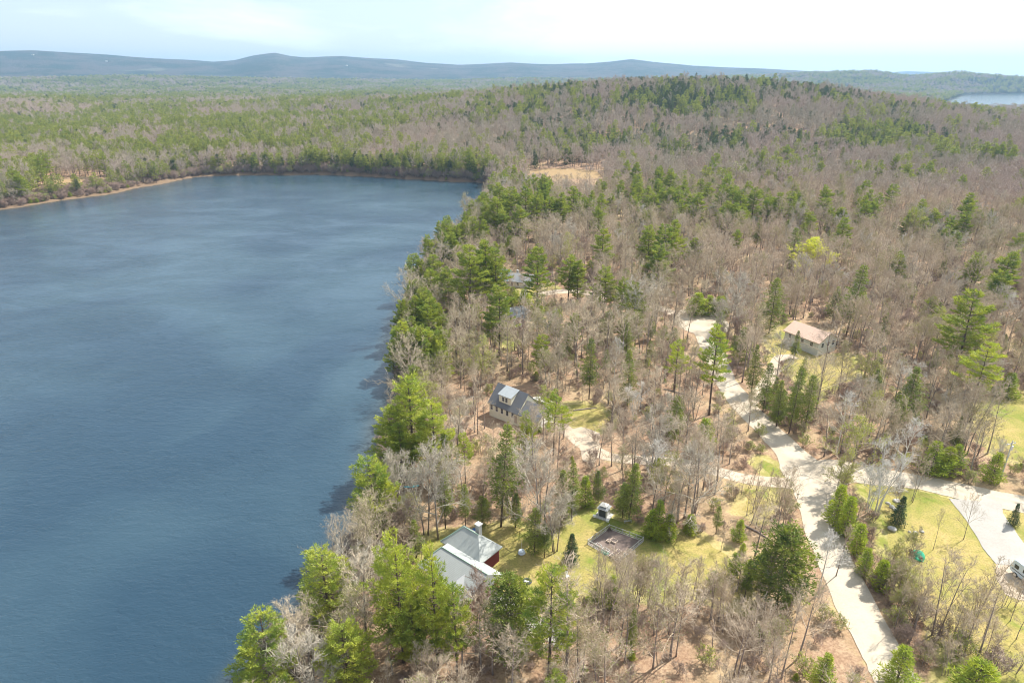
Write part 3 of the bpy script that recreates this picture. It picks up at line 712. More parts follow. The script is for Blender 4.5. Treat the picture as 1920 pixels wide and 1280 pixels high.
PR['pine'] = protos('pine', [pine(101, 22, 0.44, 3.9, 1.3, 6, 1.15, 0.5, 0.12, 8), pine(102, 22, 0.32, 4.3, 1.3, 6, 1.15, 0.5, 0.12, 8, ragged=0.55), pine(103, 20, 0.42, 3.6, 1.2, 6, 1.15, 0.5, 0.12, 8), pine(104, 22, 0.20, 4.2, 1.2, 6, 1.15, 0.5, 0.12, 8),
                             pine(105, 21, 0.52, 3.8, 1.4, 6, 1.15, 0.5, 0.12, 8, ragged=0.6), pine(106, 19, 0.14, 4.1, 1.1, 6, 1.15, 0.5, 0.12, 8)], M['pinebark'], [M['pinebark'], M['pine']])
PR['midpine'] = protos('midpine', [pine(151, 22, 0.32, 4.2, 1.25, 6, 1.15, 0.52, 0.14, 8), pine(152, 22, 0.26, 4.5, 1.2, 6, 1.15, 0.52, 0.14, 8, ragged=0.5), pine(153, 20, 0.34, 3.9, 1.15, 6, 1.15, 0.52, 0.14, 8), pine(154, 22, 0.18, 4.4, 1.15, 6, 1.15, 0.52, 0.14, 8)], M['pinebark'], [M['pinebark'], M['midpine']])
PR['hemlock'] = protos('hemlock', [fir(111, 14, 0.12, 3.0, 0.42, 7, 0.75), fir(112, 13, 0.08, 3.2, 0.42, 7, 0.65), fir(113, 15, 0.25, 2.8, 0.42, 7, 0.7, rag=0.35)], M['pinebark'], [M['pinebark'], M['hemlock']])
PR['spruce'] = protos('spruce', [fir(121, 6, 0.04, 1.75, 0.26, 7, 1.0, 0.2, 0.24, 0.075, 5, 0.28, 0.05, 0.12)], M['pinebark'], [M['pinebark'], M['spruce']])
PR['roundpine'] = protos('roundpine', [fir(131, 9, 0.12, 4.2, 0.42, 9, 0.5, 0.0, 0.42, 0.10, 6, 0.42, 0.35, 0.3)], M['pinebark'], [M['pinebark'], M['hemlock']])
PR['youngpine'] = protos('youngpine', [fir(141, 5, 0.03, 1.7, 0.34, 6, 0.75, -0.1, 0.34, 0.08, 6, 0.36, 0.15, 0.3), fir(142, 3.5, 0.03, 1.6, 0.3, 7, 0.6, -0.1, 0.3, 0.08, 6, 0.34, 0.3, 0.3)], M['pinebark'], [M['pinebark'], M['shrub']])
PR['brush'] = protos('brush', [bare(81, 2.6, 1.5, 5, 4, 4, 0.05, stems=4, r0=0.03, tw=0.016, twl=0.6), bare(82, 1.8, 1.9, 5, 4, 4, 0.03, stems=4, r0=0.025, tw=0.016, twl=0.6)], M['bark'], [M['redtwig']])
PR['greenbrush'] = protos('greenbrush', [bare(83, 2.4, 1.6, 5, 4, 4, 0.05, stems=4, r0=0.03, tw=0.016, twl=0.6, buds=3)], M['bark'], [M['twig'], M['shrub']])
# light versions for the far woods
PR['bare_far'] = protos('barefar', [bare(91, 14, 1.1, 9, 5, 3, 0.3, tw=0.07, spr=2), bare(92, 13, 1.2, 9, 5, 3, 0.25, tw=0.07, spr=2), bare(93, 15, 1.0, 10, 5, 3, 0.35, tw=0.07, spr=2)], M['bark'], [M['fartwig']])
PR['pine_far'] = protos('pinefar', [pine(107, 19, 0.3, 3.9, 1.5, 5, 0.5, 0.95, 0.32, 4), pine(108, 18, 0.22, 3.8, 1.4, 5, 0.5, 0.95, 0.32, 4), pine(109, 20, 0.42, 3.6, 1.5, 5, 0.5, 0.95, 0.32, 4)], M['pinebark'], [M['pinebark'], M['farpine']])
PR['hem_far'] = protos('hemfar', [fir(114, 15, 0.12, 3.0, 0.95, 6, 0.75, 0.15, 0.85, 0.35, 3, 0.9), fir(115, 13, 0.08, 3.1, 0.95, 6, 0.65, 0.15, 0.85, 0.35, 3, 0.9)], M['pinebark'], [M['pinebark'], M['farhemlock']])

# ------------------------------------------------------------------ names of places used in the labels
LM = [("the red house", 875, 1085), ("the cream house", 965, 775), ("the tan-roofed house", 1515, 645), ("the teal-roofed house", 955, 525), ("the pale deck house", 945, 600),
      ("the fenced garden", 1152, 1020), ("the grey gazebo", 1132, 960), ("the road junction", 1535, 890), ("the turning circle", 1313, 603), ("the paved driveway", 1850, 1000),
      ("the utility pole", 1872, 903), ("the green sandbox", 1720, 1045), ("the gravel yard", 1100, 835), ("the tan meadow clearing", 1060, 325), ("the far shore beach", 690, 330),
      ("the reedy left shore", 140, 360), ("the distant lake", 1860, 200), ("the lime green tree", 1528, 500), ("the bottom road end", 1680, 1275), ("the lake corner", 490, 1270),
      ("the lake inlet corner", 915, 370), ("the small shoreline point", 800, 500), ("the road bend", 1400, 770), ("the grassy field", 1900, 800), ("the wooded hilltop", 1330, 200), ("the shoreline pine clump", 755, 700)]
LMW = []
for nme, px, py in LM: LMW.append(np.array(hit(px, py)[:2]))
LMW = np.array(LMW)
LMP = np.array([(a[1], a[2]) for a in LM], float)
def relate(px, py):
    i = int(np.argmin(np.hypot(LMP[:, 0] - px, (LMP[:, 1] - py) * 1.3))); dx, dy = px - LMP[i, 0], py - LMP[i, 1]
    rel = ('right of' if dx > 0 else 'left of') if abs(dx) > abs(dy) * 1.3 else ('in front of' if dy > 0 else 'beyond')
    return i, rel
ORD = ['nearest', 'second nearest', 'third nearest', 'fourth nearest', 'fifth nearest', 'sixth nearest', 'seventh nearest', 'eighth nearest', 'ninth nearest', 'tenth nearest',
       'eleventh nearest', 'twelfth nearest', 'thirteenth nearest', 'fourteenth nearest', 'fifteenth nearest', 'sixteenth nearest']
WORD = {'bare': ('bare_tree', 'bare grey tree', 'tree'), 'pale': ('bare_tree', 'pale-limbed bare tree', 'tree'), 'red': ('bare_tree', 'small reddish bare tree', 'tree'), 'birch': ('birch_tree', 'white-stemmed birch', 'tree'),
        'bud': ('budding_tree', 'yellow-green budding tree', 'tree'), 'olive': ('budding_tree', 'dull olive budding tree', 'tree'), 'lime': ('blossoming_tree', 'bright lime green tree', 'tree'),
        'sapling': ('sapling', 'thin leafless sapling', 'sapling'), 'pine': ('pine_tree', 'feathery white pine', 'pine'), 'midpine': ('pine_tree', 'feathery white pine', 'pine'), 'hemlock': ('hemlock_tree', 'dense dark hemlock', 'hemlock'),
        'spruce': ('spruce_tree', 'small dark cone-shaped spruce', 'spruce'), 'roundpine': ('evergreen_tree', 'broad round dark evergreen', 'evergreen'), 'youngpine': ('evergreen_bush', 'bushy bright green evergreen', 'bush'),
        'brush': ('bare_shrub', 'low reddish bare shrub', 'shrub'), 'greenbrush': ('green_shrub', 'low green-leaved shrub', 'shrub')}
TREES = []   # individuals waiting for their labels
def plant(kind, x, y, z, hgt, wid=1.0, rot=None, var=None, hand=False, lean=(0, 0)):
    TREES.append(dict(kind=kind, x=x, y=y, z=z, h=hgt, w=wid, rot=rot, var=var, hand=hand, lean=lean))
PH = {}
for k, v in PR.items(): PH[k] = [max(q.co.z for q in a[0].vertices) for a in v]
rng = np.random.RandomState(77)

# hand measured trees: kind, top x, top y, base y (photo pixels), crown width factor
def hm(kind, tx, ty, by, wid=1.0, var=None):
    lo, hi_ = 1.0, 34.0
    if ty < 560 and kind in ('pine', 'hemlock'): by += 0.28 * (by - ty); wid *= 1.08
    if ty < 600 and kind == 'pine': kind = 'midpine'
    for _ in range(14):
        m = (lo + hi_) / 2; g = hit(tx, ty, m)
        bx, b_y = project(g[0], g[1], g[2])
        if b_y < by: lo = m
        else: hi_ = m
    g = hit(tx, ty, m); plant(kind, g[0], g[1], g[2], m, wid, None, var, True)
HM = """
pine 483 1158 1330 1.25 3|pine 643 1156 1300 1.15 5|pine 602 1028 1195 1.3 3|pine 738 1012 1240 1.0 5|pine 808 1030 1250 0.75 5|pine 772 1125 1260 0.75 3|pine 694 858 1020 1.25 3|pine 722 898 1015 1.0 1
pine 764 706 885 1.25 3|pine 808 756 905 1.2 3|pine 728 772 888 1.25 1|pine 745 800 905 1.2 5|pine 850 1100 1265 0.8 1|pine 1034 1072 1275 1.0 1|roundpine 962 1088 1240 0.85 0|roundpine 1484 990 1135 0.95 0
hemlock 776 973 1045 1.0 0|hemlock 938 796 987 0.95 2|hemlock 903 930 988 1.0 1|hemlock 967 922 988 1.0 0|hemlock 1003 955 1040 1.0 1|hemlock 1022 985 1045 1.0 2|spruce 1072 1000 1054 1.0 0|hemlock 1187 868 975 1.05 0
hemlock 1172 905 970 0.9 1|hemlock 1076 866 975 0.8 2|hemlock 1056 880 985 0.8 1|pine 1041 742 868 0.9 4|youngpine 1325 785 850 1.3 0|pine 1275 645 752 0.9 4|pine 1350 616 778 1.0 2|hemlock 1110 632 748 0.9 2
hemlock 1184 655 762 0.75 1|pine 1080 587 655 0.9 1|hemlock 1065 610 668 0.9 0|hemlock 1272 742 830 0.9 1|hemlock 1422 648 738 0.8 0|hemlock 1445 680 772 0.9 1|hemlock 1502 686 812 0.85 2|hemlock 1528 702 812 0.85 2
hemlock 1470 715 800 1.0 0|hemlock 1458 521 602 1.0 1|hemlock 1497 620 672 0.9 0|hemlock 1614 493 602 1.1 2|hemlock 1573 538 592 1.1 0|hemlock 1662 586 652 0.9 0|pine 1688 474 535 1.0 3|pine 1834 549 690 1.2 4
pine 1852 646 800 1.1 4|pine 1896 474 560 1.1 1|pine 1880 508 585 1.1 1|pine 1838 474 548 1.0 1|hemlock 1812 512 560 1.0 0|hemlock 1722 690 810 1.2 0|hemlock 1700 740 830 1.0 2|pine 1585 409 478 1.0 4|pine 1626 379 440 1.0 3
pine 1552 350 412 1.0 1|hemlock 1496 428 492 1.0 1|roundpine 1522 405 438 0.9 0|pine 1304 447 500 1.0 4|pine 1385 432 478 0.9 2|pine 1222 426 500 1.1 3|pine 1250 422 505 1.0 2|pine 1268 414 498 0.9 0|pine 1238 462 532 1.3 3
pine 1132 431 508 1.0 4|pine 1008 465 568 1.0 4|pine 1068 480 548 1.1 2|pine 1086 490 552 1.0 3|pine 1136 503 578 1.1 1|pine 1170 524 592 0.9 1|pine 1193 532 608 1.0 5|pine 836 415 475 1.0 1|pine 846 448 500 1.3 5
pine 870 412 466 0.9 1|pine 887 407 462 0.9 2|pine 906 412 462 0.9 0|pine 773 478 545 1.0 2|pine 807 508 575 1.0 0|pine 841 504 575 1.0 3|pine 876 463 580 1.2 4|pine 912 453 562 1.0 2|pine 928 468 570 1.0 4|pine 905 470 560 1.0 4
pine 935 540 640 1.1 1|youngpine 866 555 590 2.0 0|pine 768 548 590 0.9 5|pine 752 602 700 1.2 3|pine 772 618 712 1.1 5|pine 800 620 715 1.3 3|pine 822 642 722 1.2 5|pine 735 640 702 1.0 5|pine 938 345 415 1.1 1|pine 958 352 428 1.0 2
pine 930 372 440 1.2 3|pine 985 350 425 1.0 0|pine 1008 360 430 1.0 1|pine 1022 345 412 1.0 4|pine 975 388 452 1.2 5|pine 1030 372 430 1.2 3|pine 1052 362 425 1.0 4|pine 1075 350 408 1.0 2|pine 1087 362 420 0.9 0|pine 945 395 450 1.2 5
pine 1165 339 385 1.0 4|pine 1198 343 392 1.0 0|pine 1215 350 398 1.0 2|pine 1245 354 405 1.0 3|pine 1263 352 405 1.0 1|pine 1283 339 390 1.0 0|pine 1308 362 425 1.1 3|pine 1330 343 395 1.0 4|pine 1357 349 410 1.0 1|pine 1377 349 412 1.0 2
pine 1390 358 418 1.1 1|pine 1382 382 440 1.2 0|pine 1366 378 438 1.0 4|pine 1418 354 415 1.1 1|pine 1442 372 425 1.1 3|pine 1463 362 422 1.0 0|pine 1482 360 418 1.0 2|pine 1500 362 410 0.9 1
hemlock 1862 392 440 1.0 0|hemlock 1848 416 448 1.0 1|hemlock 1870 405 440 0.9 2|hemlock 1192 400 425 0.9 0|hemlock 1655 400 425 0.9 0|spruce 1694 930 982 1.0 0|spruce 1912 945 985 0.75 0
lime 1528 466 536 1.35 0|bud 1612 795 905 1.1 0|bud 1648 742 830 0.9 0|bud 1585 850 930 0.9 1|birch 1672 838 960 1.0 0|birch 1650 870 962 0.9 0|birch 1715 792 890 1.0 1|birch 1590 745 850 0.9 1|birch 1158 640 712 0.9 1|birch 1878 830 895 0.6 1
pale 742 850 960 0.9 0|pale 700 1015 1120 1.0 1|pale 655 1060 1180 1.2 0|pale 560 1180 1320 1.2 1|pale 790 850 1000 0.9 1|pale 815 860 1010 0.9 0|pale 1010 850 1010 0.9 0|pale 1045 930 1035 1.0 1|red 745 950 1035 0.9 0|red 885 1098 1190 0.9 0|red 850 1110 1200 0.9 0
bare 860 1130 1265 0.8 5|bare 738 1080 1200 0.7 2|bare 1320 815 960 1.0 0|bare 1300 830 970 0.9 1|bare 1285 590 640 1.0 3|bare 1500 985 1075 0.45 2|bare 1495 1130 1270 0.7 4|bare 1405 1150 1275 0.8 1|bare 1350 1130 1225 0.6 2|bare 1175 1060 1210 0.6 2
bare 1140 1045 1165 0.5 5|bare 1128 1050 1160 0.5 2|bare 1240 1060 1190 0.6 0|bare 1285 1100 1230 0.6 4|bare 1470 1225 1340 0.7 2|pale 1310 850 990 1.1 0|pale 1230 790 900 1.0 0|pale 1255 960 1010 0.7 0|bare 1560 610 700 1.1 3|bare 1735 850 940 0.7 6
bare 1590 985 1080 0.6 4|bare 1800 1040 1190 0.9 6|bare 1850 720 850 0.9 6|bare 1885 740 850 0.8 4|bare 1740 1090 1180 0.6 2|bare 1700 1100 1180 0.6 4|red 1690 905 950 0.5 0|bare 1880 1100 1240 0.7 4|bare 1830 935 1010 0.5 3|bare 1770 960 1030 0.35 2
youngpine 1310 552 592 1.5 1|youngpine 1332 555 590 1.6 0|youngpine 1352 558 592 1.6 1|youngpine 1298 560 588 1.3 0|hemlock 1352 582 632 1.1 1|youngpine 1238 940 1010 0.8 0|youngpine 1258 968 1012 0.9 1|youngpine 1297 968 1000 1.0 1|youngpine 1224 960 1008 0.9 1
youngpine 1100 895 950 1.0 0|youngpine 1580 912 985 1.0 0|youngpine 1600 935 1005 1.0 0|youngpine 1618 985 1040 0.8 1|youngpine 1632 1030 1080 0.9 0|youngpine 1660 1055 1105 0.9 1|youngpine 1700 1215 1290 1.2 0|youngpine 1840 1245 1320 1.4 1
youngpine 1760 830 890 1.3 0|youngpine 1785 842 890 1.2 1|youngpine 1800 835 885 1.2 0|youngpine 1875 850 905 1.1 0|youngpine 1550 1230 1290 1.0 0|youngpine 1900 700 745 1.6 0|hemlock 1805 780 840 0.8 0|youngpine 960 540 575 1.2 1|youngpine 985 545 580 1.4 1
hemlock 1190 1140 1230 0.6 2|youngpine 1150 1080 1140 0.8 0|olive 1180 1130 1240 0.9 0|olive 1090 1150 1280 1.0 0|olive 1140 1200 1320 1.0 1|olive 660 1120 1230 1.0 0|olive 1450 1060 1140 0.7 1|olive 1460 1180 1280 0.8 0|hemlock 1408 1050 1120 0.8 2|youngpine 1430 1035 1100 0.9 0
hemlock 870 905 985 0.8 2|hemlock 830 880 990 0.8 2|hemlock 835 810 905 0.9 1|pine 870 815 905 0.9 2|bud 795 1120 1230 0.9 0|pine 745 1095 1220 0.8 1|pine 985 775 860 0.8 5|hemlock 1350 945 1000 0.7 2
"""
for ent in HM.replace('\n', '|').split('|'):
    if ent.strip():
        k, a, b, c, w, v = ent.split(); hm(k, float(a), float(b), float(c), float(w), int(v))

# ------------------------------------------------------------------ the woods
def blobs(px, py, tab, base):
    f = np.full(len(px), base, float); pf = np.full(len(px), 0.5)
    wsum = np.zeros(len(px)) + 1e-6; ps = np.zeros(len(px)) + 0.5e-6
    for cx, cy_, rx, ry, fr, pn in tab:
        w = np.exp(-((px - cx) / rx) ** 2 - ((py - cy_) / ry) ** 2); f = np.maximum(f, fr * np.minimum(1, w * 1.6)); wsum += w; ps += w * pn
    return f, ps / wsum
EV = [(150, 195, 360, 16, .75, .7), (60, 252, 300, 40, .68, .9), (330, 282, 240, 28, .6, .85), (560, 250, 180, 24, .45, .8), (760, 208, 230, 24, .45, .6), (25, 345, 70, 30, .45, .9), (430, 318, 120, 10, .35, .7),
      (600, 322, 160, 9, .75, .6), (820, 328, 95, 12, .98, .55), (1300, 180, 360, 32, .75, .08), (1080, 218, 260, 32, .6, .12), (1340, 385, 190, 26, .22, .6), (1600, 440, 260, 60, .10, .5), (1450, 225, 300, 22, .30, .3), (1400, 283, 330, 24, .50, .2), (1630, 272, 80, 18, .95, .35),
      (1230, 300, 130, 18, .6, .35), (1880, 222, 80, 14, .55, .2), (1800, 310, 120, 12, .55, .25), (1500, 310, 200, 12, .45, .3), (990, 262, 100, 34, .22, .4), (1170, 322, 60, 10, .5, .5), (990, 405, 60, 30, .3, .9), (1340, 400, 160, 28, .07, .8),
      (790, 640, 50, 60, .15, .9), (860, 900, 110, 90, .10, .4), (1480, 760, 80, 50, .15, .1), (1750, 780, 110, 60, .12, .1), (900, 480, 60, 80, .15, .8)]
PROT = [  # (left, top, right, bottom, keep chance) areas of the photo where things or open ground show between the trees
    (820, 1000, 935, 1125, 0.0), (925, 715, 1010, 790, 0.0), (1478, 598, 1560, 672, 0.05), (1115, 936, 1148, 972, 0.0), (1098, 988, 1208, 1056, 0.0), (1700, 1020, 1745, 1055, 0.0),
    (936, 500, 995, 545, 0.45), (925, 570, 1000, 615, 0.5), (1212, 1045, 1240, 1066, 0), (930, 1000, 1100, 1100, 0.06), (1000, 536, 1110, 556, 0.25), (1275, 583, 1355, 625, 0.2), (1200, 1000, 1390, 1110, 0.10), (1425, 990, 1532, 1108, 0.0), (1640, 940, 1870, 1060, 0.04),
    (1780, 935, 1920, 1060, 0.0), (1870, 1040, 1920, 1125, 0.0), (1060, 800, 1130, 850, 0.25), (985, 318, 1130, 333, 0.05), (85, 335, 200, 365, 0.05), (810, 1000, 960, 1050, 0.15), (755, 905, 790, 920, 0.2), (1110, 960, 1200, 1000, 0.05),
    (1430, 608, 1500, 640, 0.15), (1850, 740, 1920, 830, 0.15), (1690, 900, 1900, 950, 0.25)]
def free(P, margin=1.0):
    ok = np.ones(len(P), bool); r = np.hypot(P[:, 0], P[:, 1]); n = r < 1100
    idx = np.where(n)[0]; ok[idx] &= sdist(P[idx], LAKE) < -0.8
    n4 = np.where(r < 430)[0]
    for Q in list(LAWNS.values()) + [PAVED, PAD, GARDEN]: ok[n4] &= sdist(P[n4], Q) < -0.6
    for k, (path, hw) in PATHS.items(): ok[n4] &= dist_path(P[n4], path) > hw + margin
    ok[n4] &= np.hypot(P[n4, 0] - CUL[0], (P[n4, 1] - CUL[1]) * 0.75) > 11
    for Q in MARSH: ok[idx] &= sdist(P[idx], Q) < -1
    for px, py, rad in [(875, 1100, 9.5), (968, 785, 9), (1518, 655, 9.5), (960, 532, 9), (950, 605, 9), (1132, 962, 3.5), (1770, 920, 0)]:
        c = np.array(hit(px, py)[:2]); ok[n4] &= np.hypot(P[n4, 0] - c[0], P[n4, 1] - c[1]) > rad
    n5 = np.where(r > 1500)[0]; ok[n5] &= sdist(P[n5], FARLAKE) < -15
    return ok
def grid(r0, r1, sp, seed, amax=R(46)):
    rs = np.random.RandomState(seed); m = r1
    X, Y = np.meshgrid(np.arange(-m * 0.75, m * 0.75, sp), np.arange(0, m, sp)); P = np.stack([X.ravel(), Y.ravel()], 1) + rs.uniform(-0.5, 0.5, (X.size, 2)) * sp
    r = np.hypot(P[:, 0], P[:, 1]); a = np.abs(np.arctan2(P[:, 0], P[:, 1])); return P[(r >= r0) & (r < r1) & (a < amax)]
ROADPX = [np.array(road_c, float), np.array(road_b, float)]
def pxdist(px, py, path): return dist_path(np.stack([px, py], 1), path)
def thin(P, Z, H, rs):
    keep = np.ones(len(P), bool)
    rn = rs.rand(len(P))
    for f in (0.12, 0.3, 0.5, 0.7, 0.88):
        px, py = project(P[:, 0], P[:, 1], Z + H * f)
        for q in (0, 1):
            dr = pxdist(px, py, ROADPX[q]); keep &= ~((dr < 0.032 * np.maximum(py - 300, 0) + 6) & (rn > 0.12))
        for a, b, c, d, pr in PROT: keep &= ~((px > a) & (px < c) & (py > b) & (py < d) & (rn > pr))
    return keep
def nz(P, s, ph): return np.clip(0.5 + 0.9 * (wob(P[:, 0], P[:, 1], s, ph) * 0.6 + wob(P[:, 1], P[:, 0], s * 0.37, ph + 1.9) * 0.5), 0, 1)
ALL = []   # dict per ring
for r0, r1, sp, seed in ((58, 170, 4.7, 1), (170, 480, 5.4, 2), (480, 1300, 6.0, 3), (1300, 2500, 8.5, 4), (2500, 4600, 14.0, 5)):
    rs = np.random.RandomState(seed); P = grid(r0, r1, sp, seed); P = P[free(P)]; Z = height(P[:, 0], P[:, 1])
    px, py = project(P[:, 0], P[:, 1], Z)
    fr, pn = blobs(px, py, EV, 0.03 if r0 < 170 else (0.055 if r0 < 480 else 0.12))
    r = np.hypot(P[:, 0], P[:, 1])
    if r0 >= 1300: fr = np.maximum(fr, np.where(px < 1000, 0.66, 0.55)); pn = np.full(len(P), 0.45)
    cl = sm(0.35, 0.7, nz(P, 30 if r0 < 1300 else 90, 0.7)); pe = np.clip(fr * (0.35 + 1.9 * cl), 0, 0.95)
    if r0 == 58: pe *= 0.5
    isE = rs.rand(len(P)) < pe; isP = rs.rand(len(P)) < np.clip(pn + 0.35 * (nz(P, 60, 2.2) - 0.5), 0, 1)
    H = np.where(isE, np.where(isP, rs.normal(17, 2.6, len(P)), rs.normal(12.5, 3.0, len(P))), rs.normal(12.5, 3.0, len(P)))
    H = np.clip(H, 5, 25)
    if r0 < 480: H = np.where(isE & (r < 330), H * 0.62, H)
    H = np.where(r < 170, H * 0.84, H)
    keep = np.ones(len(P), bool)
    if r0 < 1300: keep &= thin(P, Z, H, rs)
    if r0 == 58: keep &= rs.rand(len(P)) < np.where((px > 1080) & (py > 1120), 0.55, 0.8)
    if r0 < 480: keep &= ~((r < 60) | ((px > 1640) & (py > 1080) & (rs.rand(len(P)) < 0.5)))
    for q in TREES:
        if q['hand'] and q['kind'] in ('pine', 'midpine', 'hemlock', 'roundpine', 'lime', 'bud', 'spruce') and r0 < 480: keep &= np.hypot(P[:, 0] - q['x'], P[:, 1] - q['y']) > (2.4 if q['h'] > 8 else 2.0)
    ALL.append((r0, P[keep], Z[keep], H[keep], isE[keep], isP[keep], rs.randint(0, 1 << 30)))
def fringe(pts_px, n, lo, hi_, seed):
    rs = np.random.RandomState(seed); path = np.array([flat(*p) for p in pts_px]); seg = np.linalg.norm(np.diff(path, axis=0), axis=1); cs = np.r_[0, np.cumsum(seg)]
    s = rs.uniform(0, cs[-1], n * 3); x = np.interp(s, cs, path[:, 0]); y = np.interp(s, cs, path[:, 1]); P = np.stack([x, y], 1) + rs.uniform(-hi_, hi_, (n * 3, 2)); d = -sdist(P, LAKE)
    return P[(d > lo) & (d < hi_)][:n]
FAR_SHORE = [(330, 337), (370, 331), (460, 328), (500, 327), (600, 327), (650, 329), (700, 331), (750, 335), (800, 337), (845, 340), (890, 341), (912, 344)]
LEFT_SHORE = [(-60, 400), (0, 393), (60, 384), (110, 376), (150, 371), (225, 360), (300, 345), (335, 337)]
NEAR_SHORE = [(515, 1245), (575, 1180), (640, 1085), (676, 1010), (694, 940), (716, 860), (730, 790), (746, 700), (752, 620), (768, 560), (795, 512), (838, 468), (880, 430), (908, 398), (920, 368)]
MASS = {'bare': [], 'ever': []}     # x y z rot scale(height) scale(width) proto
cand = []
for r0, P, Z, H, isE, isP, sd_ in ALL:
    rs = np.random.RandomState(sd_ % 100000)
    n = len(P); pxt, pyt = project(P[:, 0], P[:, 1], Z + H); pxb, pyb = project(P[:, 0], P[:, 1], Z)
    vis = (pxb > -10) & (pxb < 1930) & (pyt < 1290) & (pyt > 0)
    size = np.where(vis, (pyb - pyt), 0)
    u = rs.rand(n); rot = rs.uniform(0, 6.283, n)
    for i in range(n):
        if isE[i]: k = 'pine' if isP[i] else 'hemlock'
        else:
            k = 'bare'
            if r0 < 480:
                lowp = pyb[i] > 930
                if u[i] < 0.05: k = 'pale'
                elif u[i] < (0.27 if lowp else 0.13): k = 'olive'
                elif lowp and u[i] > 0.94: k = 'bud'
                elif u[i] < 0.285: k = 'birch' if u[i] > 0.27 else 'bare'
                elif u[i] < 0.30: k = 'bud'
                elif u[i] < 0.36: k = 'sapling'
                elif u[i] < 0.39: k = 'red'
        cand.append((size[i], k, P[i, 0], P[i, 1], Z[i], H[i], rot[i], r0))
rs = np.random.RandomState(404)
for P, he in ((fringe(FAR_SHORE, 150, 1.0, 16, 1), 1), (fringe(LEFT_SHORE, 40, 4, 22, 2), 0)):
    Z = height(P[:, 0], P[:, 1])
    for (x, y), z in zip(P, Z):
        k = 'hemlock' if rs.rand() < (0.28 if he else 0.3) else 'pine'; h = rs.uniform(6, 15) if k == 'hemlock' else rs.uniform(9, 17)
        a, b = project(x, y, z); cand.append((float(project(x, y, z)[1] - project(x, y, z + h)[1]), k, x, y, z, h, rs.uniform(0, 6.28), 480))
PNS = fringe([p for p in NEAR_SHORE if p[1] < 830], 120, 2.0, 13, 3); PNS = PNS[free(PNS)]; ZNS = height(PNS[:, 0], PNS[:, 1])
for (x, y), z in zip(PNS, ZNS):
    k = 'pine' if rs.rand() < 0.75 else 'hemlock'; h = rs.uniform(10, 19) if k == 'pine' else rs.uniform(6, 13)
    cand.append((float(project(x, y, z)[1] - project(x, y, z + h)[1]), k, x, y, z, h, rs.uniform(0, 6.28), 170))
cand.sort(key=lambda a: -a[0])
CNT = {}
for q in TREES: g = WORD[q['kind']][0]; CNT[g] = CNT.get(g, 0) + 1
for s, k, x, y, z, h, rot, r0 in cand:
    g = WORD[k][0]
    if k in ('sapling', 'red', 'birch'): h *= 0.62 if k != 'birch' else 0.85
    if s > 6 and CNT.get(g, 0) < 300:
        CNT[g] = CNT.get(g, 0) + 1; plant('midpine' if k == 'pine' else k, x, y, z, h, rng.uniform(0.9, 1.2), rot)
    else:
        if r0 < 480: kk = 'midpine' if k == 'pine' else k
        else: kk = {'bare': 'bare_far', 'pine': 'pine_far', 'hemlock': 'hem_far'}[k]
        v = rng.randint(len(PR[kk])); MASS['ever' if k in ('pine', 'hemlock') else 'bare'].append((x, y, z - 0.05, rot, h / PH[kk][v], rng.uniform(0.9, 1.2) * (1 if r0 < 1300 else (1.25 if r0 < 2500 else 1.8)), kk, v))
print('individual trees', CNT, 'massed', len(MASS['bare']), len(MASS['ever']))

# thin young trees standing out in the open on the lawn edges
def openwood(x0, y0, x1, y1, n, kinds, seed, lo, hi_):
    rs = np.random.RandomState(seed)
    for _ in range(n):
        a, b = rs.uniform(x0, x1), rs.uniform(y0, y1); g = hit(a, b); P = np.array([g[:2]])
        if min(dist_path(P, pth)[0] - hw for pth, hw in PATHS.values()) < 1.0 or sdist(P, PAVED)[0] > -1 or sdist(P, PAD)[0] > -1.5: continue
        plant(kinds[rs.randint(len(kinds))], g[0], g[1], g[2], rs.uniform(lo, hi_), rs.uniform(0.7, 1.0))
openwood(1690, 1120, 1915, 1275, 34, ['sapling', 'sapling', 'bare', 'olive', 'sapling'], 51, 4.5, 8.5)
openwood(1640, 1040, 1720, 1200, 22, ['sapling', 'sapling', 'olive', 'bud'], 52, 3.5, 6.5)
openwood(1100, 1105, 1390, 1190, 34, ['sapling', 'bare', 'sapling', 'olive'], 53, 5, 9)
openwood(1395, 905, 1500, 1000, 14, ['bare', 'sapling', 'sapling'], 54, 5, 9)
openwood(1330, 1010, 1400, 1110, 10, ['sapling', 'youngpine', 'bare'], 55, 3, 6)

# ------------------------------------------------------------------ link the individual trees, with labels
use = {}
PLUR = {'brush': 'low bare shrubs', 'birch': 'white-stemmed birches', 'bud': 'trees in fresh yellow-green leaf', 'olive': 'trees with dull green buds', 'youngpine': 'bushy bright evergreens'}
for q in TREES:
    px, py = project(q['x'], q['y'], q['z']); q['px'], q['py'] = float(px), float(py); i, rel = relate(q['px'], q['py'])
    q['key'] = ('pine' if q['kind'] == 'midpine' else q['kind'], i, rel); use.setdefault(q['key'], []).append(q)
for (kind, i, rel), L in use.items():
    nm, word, cat = WORD[kind]; L.sort(key=lambda q: math.hypot(q['px'] - LMP[i, 0], q['py'] - LMP[i, 1]))
    for n, q in enumerate(L):
        q['group'] = f"{PLUR.get(kind, word + 's')} {rel} {LM[i][0]}"
        if len(L) == 1: q['label'] = f"{word} {rel} {LM[i][0]}"
        elif n < 16: q['label'] = f"{word} {rel} {LM[i][0]}, {ORD[n]} to it"
        else: q['label'] = f"{word} deep in the woods {rel} {LM[i][0]}"
